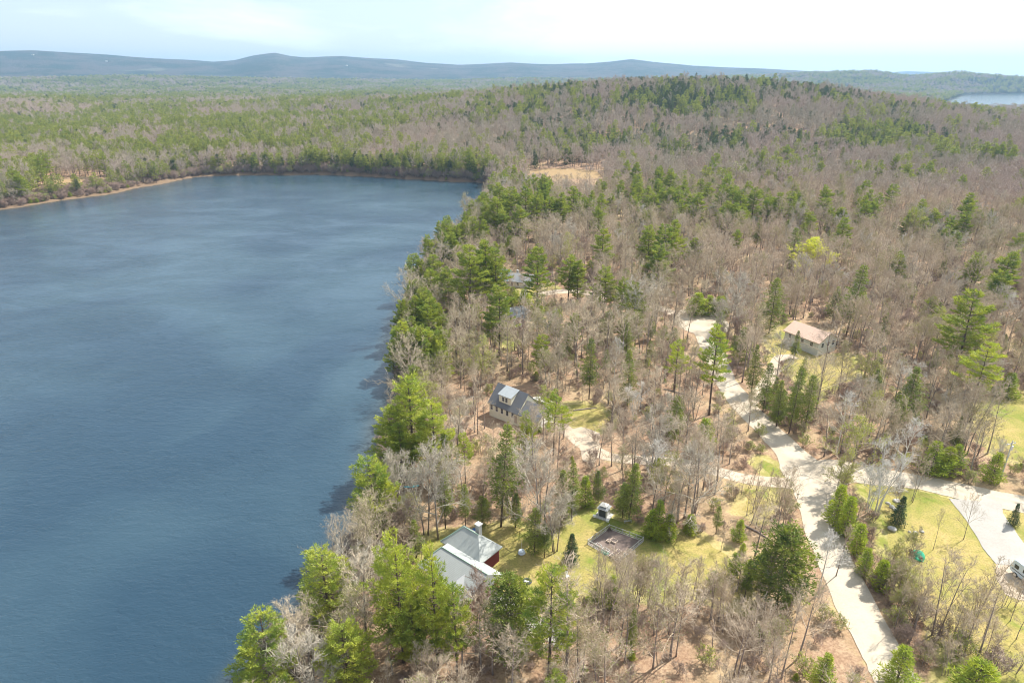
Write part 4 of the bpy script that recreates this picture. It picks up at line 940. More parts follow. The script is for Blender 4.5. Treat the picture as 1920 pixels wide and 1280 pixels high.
for q in TREES:
    kind = q['kind']; nm, word, cat = WORD[kind]; pr = PR[kind]
    v = q['var'] % len(pr) if q['var'] is not None else rng.randint(len(pr))
    r_ = q['rot'] if q['rot'] is not None else rng.uniform(0, 6.28); s = q['h'] / PH[kind][v]; w = s ** 0.75 * q['w'] * (1.0 if s < 1 else 1.0)
    e = empty(nm, (q['x'], q['y'], q['z']), r_); e.scale = (w, w, s); e.rotation_euler = (rng.normal(0, 0.02), rng.normal(0, 0.02), r_)
    tag(e, q['label'], cat, q['group'])
    t = bpy.data.objects.new('trunk', pr[v][0]); link(t, e); c = bpy.data.objects.new('crown', pr[v][1]); link(c, e)

# ------------------------------------------------------------------ woodland masses: one object each, drawn as instances
def scatter(name, rows, label):
    kinds = sorted({(r[6], r[7]) for r in rows}); kid = {k: i for i, k in enumerate(kinds)}
    me = bpy.data.meshes.new(name); A = np.array([r[:6] for r in rows]); me.vertices.add(len(rows)); me.vertices.foreach_set('co', A[:, :3].ravel())
    a = me.attributes.new('rot', 'FLOAT_VECTOR', 'POINT'); a.data.foreach_set('vector', np.column_stack([np.zeros((len(A), 2)), A[:, 3]]).astype(np.float32).ravel())
    wv = A[:, 4] ** 0.75 * A[:, 5]
    a = me.attributes.new('scl', 'FLOAT_VECTOR', 'POINT'); a.data.foreach_set('vector', np.column_stack([wv, wv, A[:, 4]]).astype(np.float32).ravel())
    a = me.attributes.new('kind_index', 'INT', 'POINT'); a.data.foreach_set('value', np.array([kid[(r[6], r[7])] for r in rows], np.int32))
    me.update(); o = link(bpy.data.objects.new(name, me)); tag(o, label, None, None, 'stuff')
    ng = bpy.data.node_groups.new(name, 'GeometryNodeTree'); ng.interface.new_socket('Geometry', in_out='INPUT', socket_type='NodeSocketGeometry'); ng.interface.new_socket('Geometry', in_out='OUTPUT', socket_type='NodeSocketGeometry')
    N = ng.nodes; Lk = ng.links; gi = N.new('NodeGroupInput'); go = N.new('NodeGroupOutput'); join = N.new('GeometryNodeJoinGeometry')
    def at(nm_, ty):
        a = N.new('GeometryNodeInputNamedAttribute'); a.data_type = ty; a.inputs['Name'].default_value = nm_; return a.outputs[0]
    rot, scl, ki = at('rot', 'FLOAT_VECTOR'), at('scl', 'FLOAT_VECTOR'), at('kind_index', 'INT')
    for (kk, v), i in kid.items():
        src = bpy.data.objects.new('tree_source', PR[kk][v][2]); oi = N.new('GeometryNodeObjectInfo'); oi.inputs[0].default_value = src; oi.inputs['As Instance'].default_value = True
        cmp_ = N.new('FunctionNodeCompare'); cmp_.data_type = 'INT'; cmp_.operation = 'EQUAL'; Lk.new(ki, cmp_.inputs[2]); cmp_.inputs[3].default_value = i
        ip = N.new('GeometryNodeInstanceOnPoints'); Lk.new(gi.outputs[0], ip.inputs['Points']); Lk.new(oi.outputs['Geometry'], ip.inputs['Instance']); Lk.new(cmp_.outputs[0], ip.inputs['Selection'])
        e2r = N.new('FunctionNodeEulerToRotation'); Lk.new(rot, e2r.inputs[0]); Lk.new(e2r.outputs[0], ip.inputs['Rotation']); Lk.new(scl, ip.inputs['Scale']); Lk.new(ip.outputs[0], join.inputs[0])
    Lk.new(join.outputs[0], go.inputs[0]); md = o.modifiers.new('scatter', 'NODES'); md.node_group = ng; return o
scatter('bare_woodland', MASS['bare'], 'purplish grey leafless woodland stretching back to the hills')
scatter('evergreen_woodland', MASS['ever'], 'green pines and hemlocks massed through the distant woods')
# undergrowth
P = grid(60, 330, 2.9, 31); P = P[free(P, 0.3)]; rs = np.random.RandomState(9); Z = height(P[:, 0], P[:, 1]); H = rs.uniform(0.8, 2.6, len(P))
kp = thin(P, Z, H, rs) & (rs.rand(len(P)) < 0.25 + 0.75 * nz(P, 11, 0.3)); P, Z, H = P[kp], Z[kp], H[kp]
px, py = project(P[:, 0], P[:, 1], Z)
rows = []
for i in range(len(P)):
    u = rs.rand(); edge = min(abs(dist_path(P[i:i + 1], PATHS['road'][0])[0] - 5), 9)
    kk = 'greenbrush' if u < (0.28 if edge < 4 else 0.12) else ('youngpine' if u < 0.19 else ('sapling' if u < 0.5 else 'brush'))
    v = rs.randint(len(PR[kk])); h = H[i] * (2.1 if kk == 'sapling' else 1); rows.append((P[i, 0], P[i, 1], Z[i], rs.uniform(0, 6.28), h / PH[kk][v], 1.0, kk, v))
for P, hh in ((fringe(FAR_SHORE, 700, 0.3, 9, 5), 4.5), (fringe(LEFT_SHORE, 900, 1.5, 34, 6), 3.4), (fringe(NEAR_SHORE, 700, 0.0, 4, 7), 3.0)):
    Z = height(P[:, 0], P[:, 1])
    for (x, y), z in zip(P, Z):
        kk = 'brush' if rs.rand() < 0.55 else ('sapling' if rs.rand() < 0.6 else ('greenbrush' if rs.rand() < 0.6 else 'youngpine')); v = rs.randint(len(PR[kk])); rows.append((x, y, z, rs.uniform(0, 6.28), hh * rs.uniform(0.5, 1.2) / PH[kk][v], 1.3, kk, v))
scatter('undergrowth', rows, 'low bare brush and young growth on the forest floor')
# roadside and lawn-edge shrubs one can tell apart
SH = [(1570, 965, 2.2), (1588, 1000, 2.0), (1604, 1030, 2.3), (1622, 1065, 2.2), (1640, 1100, 2.4), (1662, 1130, 2.3), (1684, 1170, 2.5), (1700, 1200, 2.2), (1730, 1240, 2.6), (1596, 960, 2.8), (1640, 1010, 2.2), (1655, 1075, 2.4), (1690, 1110, 2.6),
      (1720, 1160, 2.8), (1760, 1200, 2.6), (1800, 1230, 3.0), (1860, 1260, 3.2), (1700, 1045, 1.6), (1560, 840, 2.4), (1600, 855, 2.6), (1640, 862, 2.4), (1690, 872, 2.4), (1730, 880, 2.6), (1780, 893, 2.4), (1820, 905, 2.3), (1440, 770, 2.2), (1470, 795, 2.2), (1500, 812, 2.4)]
def relname(px, py, i): return relate(px, py)
shl = {}
for i, (a, b, h) in enumerate(SH):
    g = hit(a, b); kk = 'greenbrush' if i % 3 == 0 else 'brush'; j, rel = relate(a, b); shl.setdefault((kk, j, rel), []).append((a, b, h, g))
for (kk, j, rel), L in shl.items():
    L.sort(key=lambda q: math.hypot(q[0] - LMP[j, 0], q[1] - LMP[j, 1])); nm, word, cat = WORD[kk]
    for n, (a, b, h, g) in enumerate(L):
        v = n % len(PR[kk]); s = h / PH[kk][v]; e = empty(nm, g, rng.uniform(0, 6.28)); e.scale = (s * 1.1, s * 1.1, s)
        tag(e, f"{word} {rel} {LM[j][0]}" + ('' if len(L) == 1 else f", {ORD[n]} to it"), cat, 'shrubs along the roads'); link(bpy.data.objects.new('stems', PR[kk][v][0]), e); link(bpy.data.objects.new('crown', PR[kk][v][1]), e)

# ------------------------------------------------------------------ buildings
UA = math.atan2(-0.64, 0.77)        # the way both lakeside houses face
M['redwall'] = rowmat('dark_red_clapboard', (0.16, 0.035, 0.03), 2, 0.15)
M['creamwall'] = rowmat('cream_clapboard', (0.80, 0.76, 0.60), 2, 0.15)
M['greywall'] = rowmat('pale_grey_clapboard', (0.62, 0.62, 0.58), 2, 0.15)
M['whitewall'] = rowmat('white_clapboard', (0.80, 0.80, 0.78), 2, 0.15)
M['roof_green'] = rowmat('weathered_green_grey_shingles', (0.36, 0.38, 0.365), 2, 0.14, tint=0.2)
M['roof_char'] = rowmat('charcoal_shingles', (0.16, 0.165, 0.175), 2, 0.12, tint=0.2)
M['roof_grey'] = rowmat('grey_shingles', (0.30, 0.31, 0.315), 2, 0.12)
M['roof_light'] = rowmat('light_grey_shingles', (0.30, 0.325, 0.34), 2, 0.12)
M['roof_tan'] = rowmat('tan_shingles', (0.60, 0.43, 0.33), 2, 0.12)
M['roof_teal'] = rowmat('teal_metal_roof', (0.10, 0.23, 0.25), 0, 0.45, 0.5)
M['ridgecap'] = surf('green_ridge_caps', (0.27, 0.38, 0.30), 0.6)
M['trim'] = surf('white_trim', (0.80, 0.79, 0.75), 0.6)
M['glass'] = surf('dark_window_glass', (0.03, 0.035, 0.045), 0.08, 0.6, 0.1)
M['brickgrey'] = surf('chimney_stucco', (0.42, 0.41, 0.39), 0.9, bump=0.3)
M['wood'] = surf('weathered_boards', (0.42, 0.35, 0.28), 0.85, var=0.25, scale=3, bump=0.4)
M['palewood'] = surf('pale_new_boards', (0.62, 0.50, 0.40), 0.8, var=0.2, scale=3, bump=0.3)
M['greywood'] = surf('silvered_wood', (0.48, 0.47, 0.44), 0.85, var=0.2, scale=3, bump=0.3)
M['concrete'] = surf('concrete', (0.52, 0.50, 0.46), 0.9, var=0.15, bump=0.3)
M['darkmetal'] = surf('dark_metal', (0.06, 0.065, 0.07), 0.5)
M['steel'] = surf('brushed_steel', (0.62, 0.64, 0.66), 0.4, metal=0.6)
M['white'] = surf('white_plastic', (0.82, 0.82, 0.80), 0.4)
M['stone'] = surf('field_stone', (0.42, 0.40, 0.37), 0.9, var=0.3, scale=2, bump=0.8)
M['rubber'] = surf('black_rubber', (0.03, 0.03, 0.032), 0.8)

def wall_block(x0, x1, y0, y1, z0, z1, gable=None):
    """box walls; gable=(axis, rise) adds the triangles under a ridge along that axis"""
    b = MB(); P = [(x0, y0), (x1, y0), (x1, y1), (x0, y1)]
    for i in range(4):
        a, c = P[i], P[(i + 1) % 4]; b.quad((*a, z0), (*c, z0), (*c, z1), (*a, z1))
    b.quad(*[(*p, z1) for p in P])
    if gable:
        ax, rise = gable
        if ax == 'x':
            ym = (y0 + y1) / 2
            b.quad((x0, y1, z1), (x0, y0, z1), (x0, ym, z1 + rise)); b.quad((x1, y0, z1), (x1, y1, z1), (x1, ym, z1 + rise))
        else:
            xm = (x0 + x1) / 2
            b.quad((x0, y0, z1), (x1, y0, z1), (xm, y0, z1 + rise)); b.quad((x1, y1, z1), (x0, y1, z1), (xm, y1, z1 + rise))
    return b
def gable_roof(x0, x1, y0, y1, z, rise, ax='x', ov=0.4, th=0.18):
    b = MB()
    if ax == 'x':
        ym = (y0 + y1) / 2; k = rise / ((y1 - y0) / 2); ze = z - ov * k + 0.05; zr = z + rise + 0.05
        b.slab([(x0 - ov, y0 - ov, ze), (x1 + ov, y0 - ov, ze), (x1 + ov, ym, zr), (x0 - ov, ym, zr)], th)
        b.slab([(x0 - ov, ym, zr), (x1 + ov, ym, zr), (x1 + ov, y1 + ov, ze), (x0 - ov, y1 + ov, ze)], th)
    else:
        xm = (x0 + x1) / 2; k = rise / ((x1 - x0) / 2); ze = z - ov * k + 0.05; zr = z + rise + 0.05
        b.slab([(x0 - ov, y0 - ov, ze), (xm, y0 - ov, zr), (xm, y1 + ov, zr), (x0 - ov, y1 + ov, ze)], th)
        b.slab([(xm, y0 - ov, zr), (x1 + ov, y0 - ov, ze), (x1 + ov, y1 + ov, ze), (xm, y1 + ov, zr)], th)
    return b
def hip_roof(x0, x1, y0, y1, z, rise, ov=0.5, rl=None, rr_=None):
    """hip roof; rl / rr_ give where the ridge starts and ends along x"""
    X0, X1, Y0, Y1 = x0 - ov, x1 + ov, y0 - ov, y1 + ov; ym = (Y0 + Y1) / 2; h = (Y1 - Y0) / 2
    a = X0 + h if rl is None else rl; c = X1 - h if rr_ is None else rr_
    b = MB(); A, B_, C_, D = (X0, Y0, z), (X1, Y0, z), (X1, Y1, z), (X0, Y1, z); E, G = (a, ym, z + rise), (c, ym, z + rise)
    b.quad(A, B_, G, E); b.quad(C_, D, E, G); b.quad(D, A, E); b.quad(B_, C_, G)
    lo = [(p[0], p[1], z - 0.16) for p in (A, B_, C_, D)]
    for i, (p, q) in enumerate(((A, B_), (B_, C_), (C_, D), (D, A))): b.quad(lo[i], lo[(i + 1) % 4], q, p)
    b.quad(*lo[::-1]); return b
def window(root, x, y, z, w, h, face, name='window'):
    """face: 'f' front -y, 'b' back, 'l' -x, 'r' +x ; frame stands proud of the wall, the pane a little behind it"""
    def P(u, v, d):
        return {'f': (x + u, y - d, z + v), 'b': (x - u, y + d, z + v), 'l': (x - d, y - u, z + v), 'r': (x + d, y + u, z + v)}[face]
    f = MB(); t = 0.09
    for (u0, u1, v0, v1) in ((-w / 2 - t, w / 2 + t, h, h + t), (-w / 2 - t, w / 2 + t, -t, 0), (-w / 2 - t, -w / 2, 0, h), (w / 2, w / 2 + t, 0, h), (-w / 2, w / 2, h / 2 - 0.03, h / 2 + 0.03)):
        o = [P(u0, v0, 0.06), P(u1, v0, 0.06), P(u1, v1, 0.06), P(u0, v1, 0.06)]; i = [P(u0, v0, 0), P(u1, v0, 0), P(u1, v1, 0), P(u0, v1, 0)]
        f.quad(*o)
        for k in range(4): f.quad(i[k], i[(k + 1) % 4], o[(k + 1) % 4], o[k])
    fo = f.build(name, M['trim'], root)
    p = MB(); p.quad(P(-w / 2, 0, 0.025), P(w / 2, 0, 0.025), P(w / 2, h, 0.025), P(-w / 2, h, 0.025)); p.build('pane', M['glass'], fo); return fo
def door(root, x, y, z, w, h, face, mat):
    def P(u, v, d): return {'f': (x + u, y - d, z + v), 'b': (x - u, y + d, z + v), 'l': (x - d, y - u, z + v), 'r': (x + d, y + u, z + v)}[face]
    b = MB(); o = [P(-w / 2, 0, 0.05), P(w / 2, 0, 0.05), P(w / 2, h, 0.05), P(-w / 2, h, 0.05)]; i = [P(-w / 2, 0, 0), P(w / 2, 0, 0), P(w / 2, h, 0), P(-w / 2, h, 0)]
    b.quad(*o)
    for k in range(4): b.quad(i[k], i[(k + 1) % 4], o[(k + 1) % 4], o[k])
    d = b.build('door', mat, root); c = P(w * 0.38, h * 0.47, 0.09); MB().ball(c, 0.05, 6, 4).build('handle', M['steel'], d); return d

# --- red house by the near shore
g = hit(860, 1098); hr = empty('red_house', (g[0], g[1], g[2]), UA)
tag(hr, 'dark red house with a pale green-grey hip roof near the shore', 'house')
W = wall_block(-6, 6, -3.2, 3.8, -1.0, 3.3); W.v += []; 
W.build('wall', M['redwall'], hr)
wall_block(-7.2, 1.6, 3.8, 9.0, -1.0, 3.6).build('wall', M['redwall'], hr)
rf = hip_roof(-6, 6, -3.2, 3.8, 3.3, 2.7, 0.6, -4.2, 6.6).build('roof', M['roof_green'], hr)
rf2 = hip_roof(-7.2, 1.6, 3.8, 9.0, 3.6, 2.9, 0.5, -4.6, -1.0).build('roof', M['roof_green'], hr)
MB().tube([(-6.6, -3.8, 3.36), (-4.2, 0.3, 6.06)], 0.11, 5).tube([(-4.2, 0.3, 6.06), (6.6, 0.3, 6.06)], 0.10, 5).build('ridge_cap', M['ridgecap'], rf)
MB().tube([(-7.7, 3.3, 3.66), (-4.6, 6.4, 6.56)], 0.11, 5).tube([(-4.6, 6.4, 6.56), (-1.0, 6.4, 6.56)], 0.10, 5).build('ridge_cap', M['ridgecap'], rf2)
# front entry gable
d = wall_block(1.0, 4.6, -4.6, 0.0, 2.6, 3.3, ('y', 1.7)); d.build('dormer_wall', M['redwall'], hr)
gr_ = gable_roof(1.0, 4.6, -4.6, 0.2, 3.3, 1.7, 'y', 0.45).build('dormer_roof', M['roof_grey'], hr)
MB().tube([(2.8, -5.1, 5.12), (0.5, -5.08, 2.95)], 0.07, 4).tube([(2.8, -5.1, 5.12), (5.1, -5.08, 2.95)], 0.07, 4).build('rake_board', M['trim'], gr_)
for x in (1.2, 4.4): MB().box((x, -4.4, 0.8), (0.22, 0.22, 3.6)).build('porch_post', M['trim'], hr)
for x in (-5, -3, -1, 0.4): window(hr, x, -3.2, 0.9, 0.95, 1.4, 'f')
window(hr, 6, -1, 0.9, 1.0, 1.4, 'r'); window(hr, 6, 2, 0.9, 1.0, 1.4, 'r'); door(hr, 2.8, -3.2, -0.2, 1.0, 2.2, 'f', M['trim']); window(hr, -7.2, 6, 1.0, 1.3, 1.4, 'l'); window(hr, -3.5, 9.0, 1.0, 1.1, 1.3, 'b')
ch = MB().box((-2.6, 8.2, 4.6), (0.85, 0.8, 4.8)).build('chimney', M['brickgrey'], hr); MB().box((-2.6, 8.2, 7.08), (1.15, 1.05, 0.14)).build('chimney_cap', M['white'], ch)
MB().box((7.6, 1.4, -0.05), (3.0, 3.2, 0.5)).build('deck', M['palewood'], hr, 0.02)
st = MB()
for i in range(3): st.box((7.6, -0.5 - 0.3 * i, -0.2 - 0.18 * i), (2.4, 0.32, 0.12))
st.build('deck_steps', M['palewood'], hr)
# --- cream house
g = hit(962, 777); hc = empty('cream_house', (g[0], g[1], g[2] + 0.9), UA - 0.02)
tag(hc, 'cream cape house with charcoal roof, long dormer and attached lower garage', 'house')
wall_block(-4.8, 4.8, -3.9, 3.9, -2.2, 2.9, ('x', 3.9)).build('wall', M['creamwall'], hc)
gable_roof(-4.8, 4.8, -3.9, 3.9, 2.9, 3.9, 'x', 0.35).build('roof', M['roof_char'], hc)
dm = MB(); dx0, dx1, dy = -2.0, 2.0, -3.2
dm.quad((dx0, dy, 3.5), (dx1, dy, 3.5), (dx1, dy, 5.7), (dx0, dy, 5.7)); dm.quad((dx0, -0.15, 6.4), (dx0, dy, 3.5), (dx0, dy, 5.7), (dx0, -0.15, 6.75)); dm.quad((dx1, dy, 3.5), (dx1, -0.15, 6.4), (dx1, -0.15, 6.75), (dx1, dy, 5.7))
dm.build('dormer_wall', M['creamwall'], hc)
MB().slab([(dx0 - 0.25, dy - 0.3, 5.78), (dx1 + 0.25, dy - 0.3, 5.78), (dx1 + 0.25, 0.0, 6.96), (dx0 - 0.25, 0.0, 6.96)], 0.12).build('dormer_roof', M['roof_light'], hc)
for x in (-0.55, 0.55): window(hc, x, dy, 4.1, 0.75, 1.15, 'f')
for x in (-4.0, -2.2, -0.4, 1.4, 3.2): window(hc, x, -3.9, 0.9, 0.75, 1.3, 'f')
window(hc, -4.8, -1.6, 0.9, 0.9, 1.3, 'l'); window(hc, -4.8, 1.6, 0.9, 0.9, 1.3, 'l'); window(hc, -4.8, 0, 3.9, 0.9, 1.2, 'l')
wall_block(4.8, 11.0, -3.5, 3.3, -1.0, 2.5, ('x', 2.4)).build('garage_wall', M['creamwall'], hc)
gable_roof(5.25, 11.0, -3.5, 3.3, 2.5, 2.4, 'x', 0.3).build('garage_roof', M['roof_char'], hc)
gd = MB()
for v in range(4): gd.box((11.05, -0.1, 0.3 + 0.52 * v), (0.08, 4.6, 0.49))
gd.build('garage_door', M['white'], hc)
wall_block(3.0, 7.6, 3.9, 7.0, -1.0, 2.4).build('sunroom_wall', M['whitewall'], hc); MB().slab([(2.8, 3.9, 3.5), (7.8, 3.9, 3.5), (7.8, 7.3, 2.6), (2.8, 7.3, 2.6)][::-1][::-1], 0.14).build('sunroom_roof', M['concrete'], hc)
door(hc, 4.2, -3.9, -0.2, 0.9, 2.1, 'f', M['wood'])
# --- tan roofed house
g = hit(1516, 650); ht = empty('tan_roofed_house', g, math.atan2(-0.86, 0.50))
tag(ht, 'pale grey house with a tan shingle roof in a green yard', 'house')
wall_block(-6.2, 6.2, -4.4, 4.4, -1.0, 4.6, ('x', 2.3)).build('wall', M['greywall'], ht)
gable_roof(-6.2, 6.2, -4.4, 4.4, 4.6, 2.3, 'x', 0.5).build('roof', M['roof_tan'], ht)
for x in (-4.2, 0.5, 3.8): window(ht, x, -4.4, 2.6, 1.0, 1.2, 'f'); 
for y in (-2.4, 0.4, 2.8): window(ht, 6.2, y, 2.5, 1.1, 1.3, 'r')
door(ht, -1.8, -4.4, -0.2, 1.0, 2.1, 'f', M['trim']); window(ht, 2.6, 4.4, 2.6, 1.0, 1.2, 'b')
g2 = hit(1547, 643); dk = empty('round_deck', g2, 0.3); tag(dk, 'white-railed grey deck standing beside the tan-roofed house', 'deck')
MB().box((0, 0, 1.55), (6.5, 5.0, 0.16)).build('deck_floor', M['greywood'], dk)
for x, y in ((-3, -2.3), (3, -2.3), (-3, 2.3), (3, 2.3), (0, -2.3), (0, 2.3)): MB().box((x, y, 1.2), (0.16, 0.16, 3.0)).build('post', M['trim'], dk)
rl = MB()
for x0, y0, x1, y1 in ((-3, -2.3, 3, -2.3), (3, -2.3, 3, 2.3), (-3, 2.3, 3, 2.3)):
    rl.tube([(x0, y0, 2.62), (x1, y1, 2.62)], 0.06, 4).tube([(x0, y0, 1.85), (x1, y1, 1.85)], 0.045, 4)
    for k in range(13): f = k / 12; rl.tube([(x0 + (x1 - x0) * f, y0 + (y1 - y0) * f, 1.85), (x0 + (x1 - x0) * f, y0 + (y1 - y0) * f, 2.6)], 0.025, 3)
rl.build('railing', M['trim'], dk)
gg = empty('patio_grill', (g2[0] + 0.3, g2[1] + 0.9, g2[2] + 1.63), 0.8); tag(gg, 'black covered grill standing on the white-railed deck', 'grill')
MB().box((0, 0, 0.55), (1.2, 0.6, 1.1), 0, 0.85).build('body', M['darkmetal'], gg, 0.04); MB().ball((0, 0, 1.08), (0.55, 0.28, 0.28), 10, 5, True).build('lid', M['darkmetal'], gg)
# --- teal roofed house
g = hit(955, 533); h4 = empty('teal_roofed_house', g, -0.35); tag(h4, 'far lakeside house with a dark teal metal roof', 'house')
wall_block(-6, 0.5, -4, 4, -1, 3.0, ('x', 3.4)).build('wall', M['greywall'], h4); gable_roof(-6, 0.5, -4, 4, 3.0, 3.4, 'x', 0.4).build('roof', M['roof_teal'], h4)
wall_block(0.5, 10.5, -3.4, 3.4, -1, 2.8, ('x', 2.5)).build('wall', M['greywall'], h4); gable_roof(0.95, 10.5, -3.4, 3.4, 2.8, 2.5, 'x', 0.4).build('roof', M['roof_grey'], h4)
for x in (-5, -3, -1): window(h4, x, -4, 0.9, 0.9, 1.3, 'f')
for x in (2.5, 5, 8): window(h4, x, -3.4, 0.9, 0.9, 1.3, 'f')
MB().box((3.2, 1.2, 5.2), (0.8, 0.8, 2.2)).build('chimney', M['brickgrey'], h4)
# --- pale house with deck
g = hit(950, 606); h5 = empty('pale_deck_house', g, 0.45); tag(h5, 'white house with pale blue-grey roof and a railed deck, half hidden by trees', 'house')
wall_block(-5.5, 5.5, -4, 4, -1, 3.0, ('x', 2.7)).build('wall', M['whitewall'], h5); gable_roof(-5.5, 5.5, -4, 4, 3.0, 2.7, 'x', 0.4).build('roof', M['roof_grey'], h5)
for x in (-4.2, -2.2, 0, 2.2, 4.2): window(h5, x, -4, 1.0, 1.0, 1.2, 'f')
wall_block(5.5, 10.5, -2.5, 3.5, -1, 2.5, ('y', 1.8)).build('garage_wall', M['whitewall'], h5); gable_roof(5.5, 10.5, -2.5, 3.5, 2.5, 1.8, 'y', 0.35).build('garage_roof', M['roof_grey'], h5)
MB().box((0.5, -6.0, 0.75), (10, 3.6, 0.16)).build('deck', M['palewood'], h5)
rl = MB().tube([(-4.5, -7.8, 1.75), (5.5, -7.8, 1.75)], 0.06, 4).tube([(-4.5, -7.8, 1.2), (5.5, -7.8, 1.2)], 0.04, 4)
for k in range(8): rl.tube([(-4.5 + k * 10 / 7, -7.8, -0.6), (-4.5 + k * 10 / 7, -7.8, 1.75)], 0.06, 4)
rl.build('deck_railing', M['trim'], h5)
# --- tiny far houses on the distant slopes
for k, (px, py, lab) in enumerate(((62, 104, 'white farmhouse specks on the far left ridge top'), (200, 116, 'small white house on the far left slope below the ridge'), (650, 124, 'pale house in a field under the long centre ridge'), (970, 147, 'white house on the far slope behind the lake'), (1596, 137, 'white farmhouse on the right hand ridge field'), (345, 204, 'grey roofed house in the woods beyond the left shore'))):
    g = hit(px, py)
    if g is None: continue
    s = 1.0; o = empty('distant_house', g, 0.5 * k); o.scale = (s, s, s); tag(o, lab, 'house')
    z0 = 8 if math.hypot(g[0], g[1]) < 2500 else 3
    wall_block(-7, 7, -4.5, 4.5, -3, 4.0 + z0 * 0.5, ('x', 3)).build('wall', M['greywall'], o); gable_roof(-7, 7, -4.5, 4.5, 4.0 + z0 * 0.5, 3, 'x', 0.5).build('roof', M['roof_grey'], o)

# ------------------------------------------------------------------ garden plot
ctr = GARDEN.mean(0); gz = h1(*ctr); fe = empty('garden_fence', (ctr[0], ctr[1], gz)); tag(fe, 'low weathered post and rail fence around the square vegetable garden', 'fence')
for i in range(4):
    a, b = GARDEN[i] - ctr, GARDEN[(i + 1) % 4] - ctr; n = 5; za, zb = h1(*(a + ctr)) - gz, h1(*(b + ctr)) - gz
    for k in range(n):
        p = a + (b - a) * k / n; z = h1(*(p + ctr)) - gz; MB().box((p[0], p[1], z + 0.5), (0.13, 0.13, 1.25)).build('post', M['greywood'], fe)
    r_ = MB(); dd = (b - a) / np.linalg.norm(b - a); off = np.array([-dd[1], dd[0]]) * 0.0
    for zz in (0.42, 1.02): r_.tube([(a[0], a[1], za + zz), (b[0], b[1], zb + zz)], 0.055, 4)
    for k in range(34):
        f = (k + 0.5) / 34; p = a + (b - a) * f; z = za + (zb - za) * f; r_.tube([(p[0], p[1], z + 0.05), (p[0], p[1], z + 1.0)], 0.009, 3, False)
    r_.tube([(a[0], a[1], za + 0.06), (b[0], b[1], zb + 0.06)], 0.07, 4); r_.build('rails', M['greywood'], fe)
e1 = (GARDEN[1] - GARDEN[0]); e2 = (GARDEN[3] - GARDEN[0]); L1, L2 = np.linalg.norm(e1), np.linalg.norm(e2); ga = math.atan2(e2[1], e2[0])
def gp(u, v): p = GARDEN[0] + e1 * u + e2 * v; return (p[0], p[1], h1(*p) + 0.09)
def bed(u, v, lx, ly, mat, lab, rz=0.0, hgt=0.32):
    o = empty('raised_bed', gp(u, v), ga + rz); tag(o, lab, 'raised bed', 'raised beds in the fenced garden')
    b = MB()
    for cx, cy_, sx, sy in ((0, -ly / 2, lx, 0.08), (0, ly / 2, lx, 0.08), (-lx / 2 + 0.04, 0, 0.08, ly - 0.08), (lx / 2 - 0.04, 0, 0.08, ly - 0.08)): b.box((cx, cy_, hgt / 2), (sx, sy, hgt))
    b.build('boards', mat, o); MB().box((0, 0, hgt * 0.38), (lx - 0.17, ly - 0.09, hgt * 0.76)).build('soil', M['soil'], o)
bed(0.62, 0.42, 1.3, 0.9, M['palewood'], 'pale square raised bed near the back corner of the garden'); bed(0.50, 0.33, 0.8, 0.5, M['palewood'], 'small pale raised bed in the middle of the garden')
bed(0.20, 0.76, 0.9, 2.6, M['palewood'], 'long pale boarded raised bed at the front of the garden'); bed(0.13, 0.50, 1.4, 0.7, M['greywood'], 'grey boarded raised bed along the left garden fence'); bed(0.14, 0.25, 1.2, 0.7, M['greywood'], 'weathered raised bed in the left garden corner')
bed(0.28, 0.93, 1.2, 0.5, M['wood'], 'brown raised bed by the right garden fence', 1.57)
tp_ = MB()
for k in range(12):
    for q in range(2):
        tp_.v += []
ps = [gp(0.03, 0.42 + 0.22 * k / 6) for k in range(7)]; n0 = len(tp_.v)
for k, p in enumerate(ps):
    w_ = 0.10 * math.sin(k * 2.1); tp_.v += [(p[0] - 0.35, p[1] - 0.25 + w_, p[2] + 0.02), (p[0], p[1] + w_, p[2] + 0.25 + 0.06 * math.sin(k * 3)), (p[0] + 0.35, p[1] + 0.3 + w_, p[2] + 0.03)]
for k in range(6):
    for q in range(2): a = n0 + k * 3 + q; tp_.f.append((a, a + 3, a + 4, a + 1))
M['greentarp'] = surf('green_tarp', (0.05, 0.22, 0.14), 0.5); M['bluetarp'] = surf('blue_tarp', (0.05, 0.14, 0.38), 0.5); M['turq'] = surf('turquoise_plastic', (0.03, 0.50, 0.62), 0.35)
o = tp_.build('garden_tarp', M['greentarp']); tag(o, 'crumpled green tarp along the lower left garden fence', 'tarp')
cp = gp(0.93, 0.06); cb = MB()
rs = np.random.RandomState(3)
for k in range(14): a = rs.uniform(0, 6.28); cb.tube([(cp[0] + 0.5 * math.cos(a), cp[1] + 0.5 * math.sin(a), cp[2]), (cp[0] - 0.4 * math.cos(a + 0.4), cp[1] - 0.4 * math.sin(a + .4), cp[2] + rs.uniform(0.4, 0.9))], 0.05, 4)
tag(cb.build('brush_pile', M['pinebark']), 'dark brush pile in the back corner of the garden', 'brush pile')

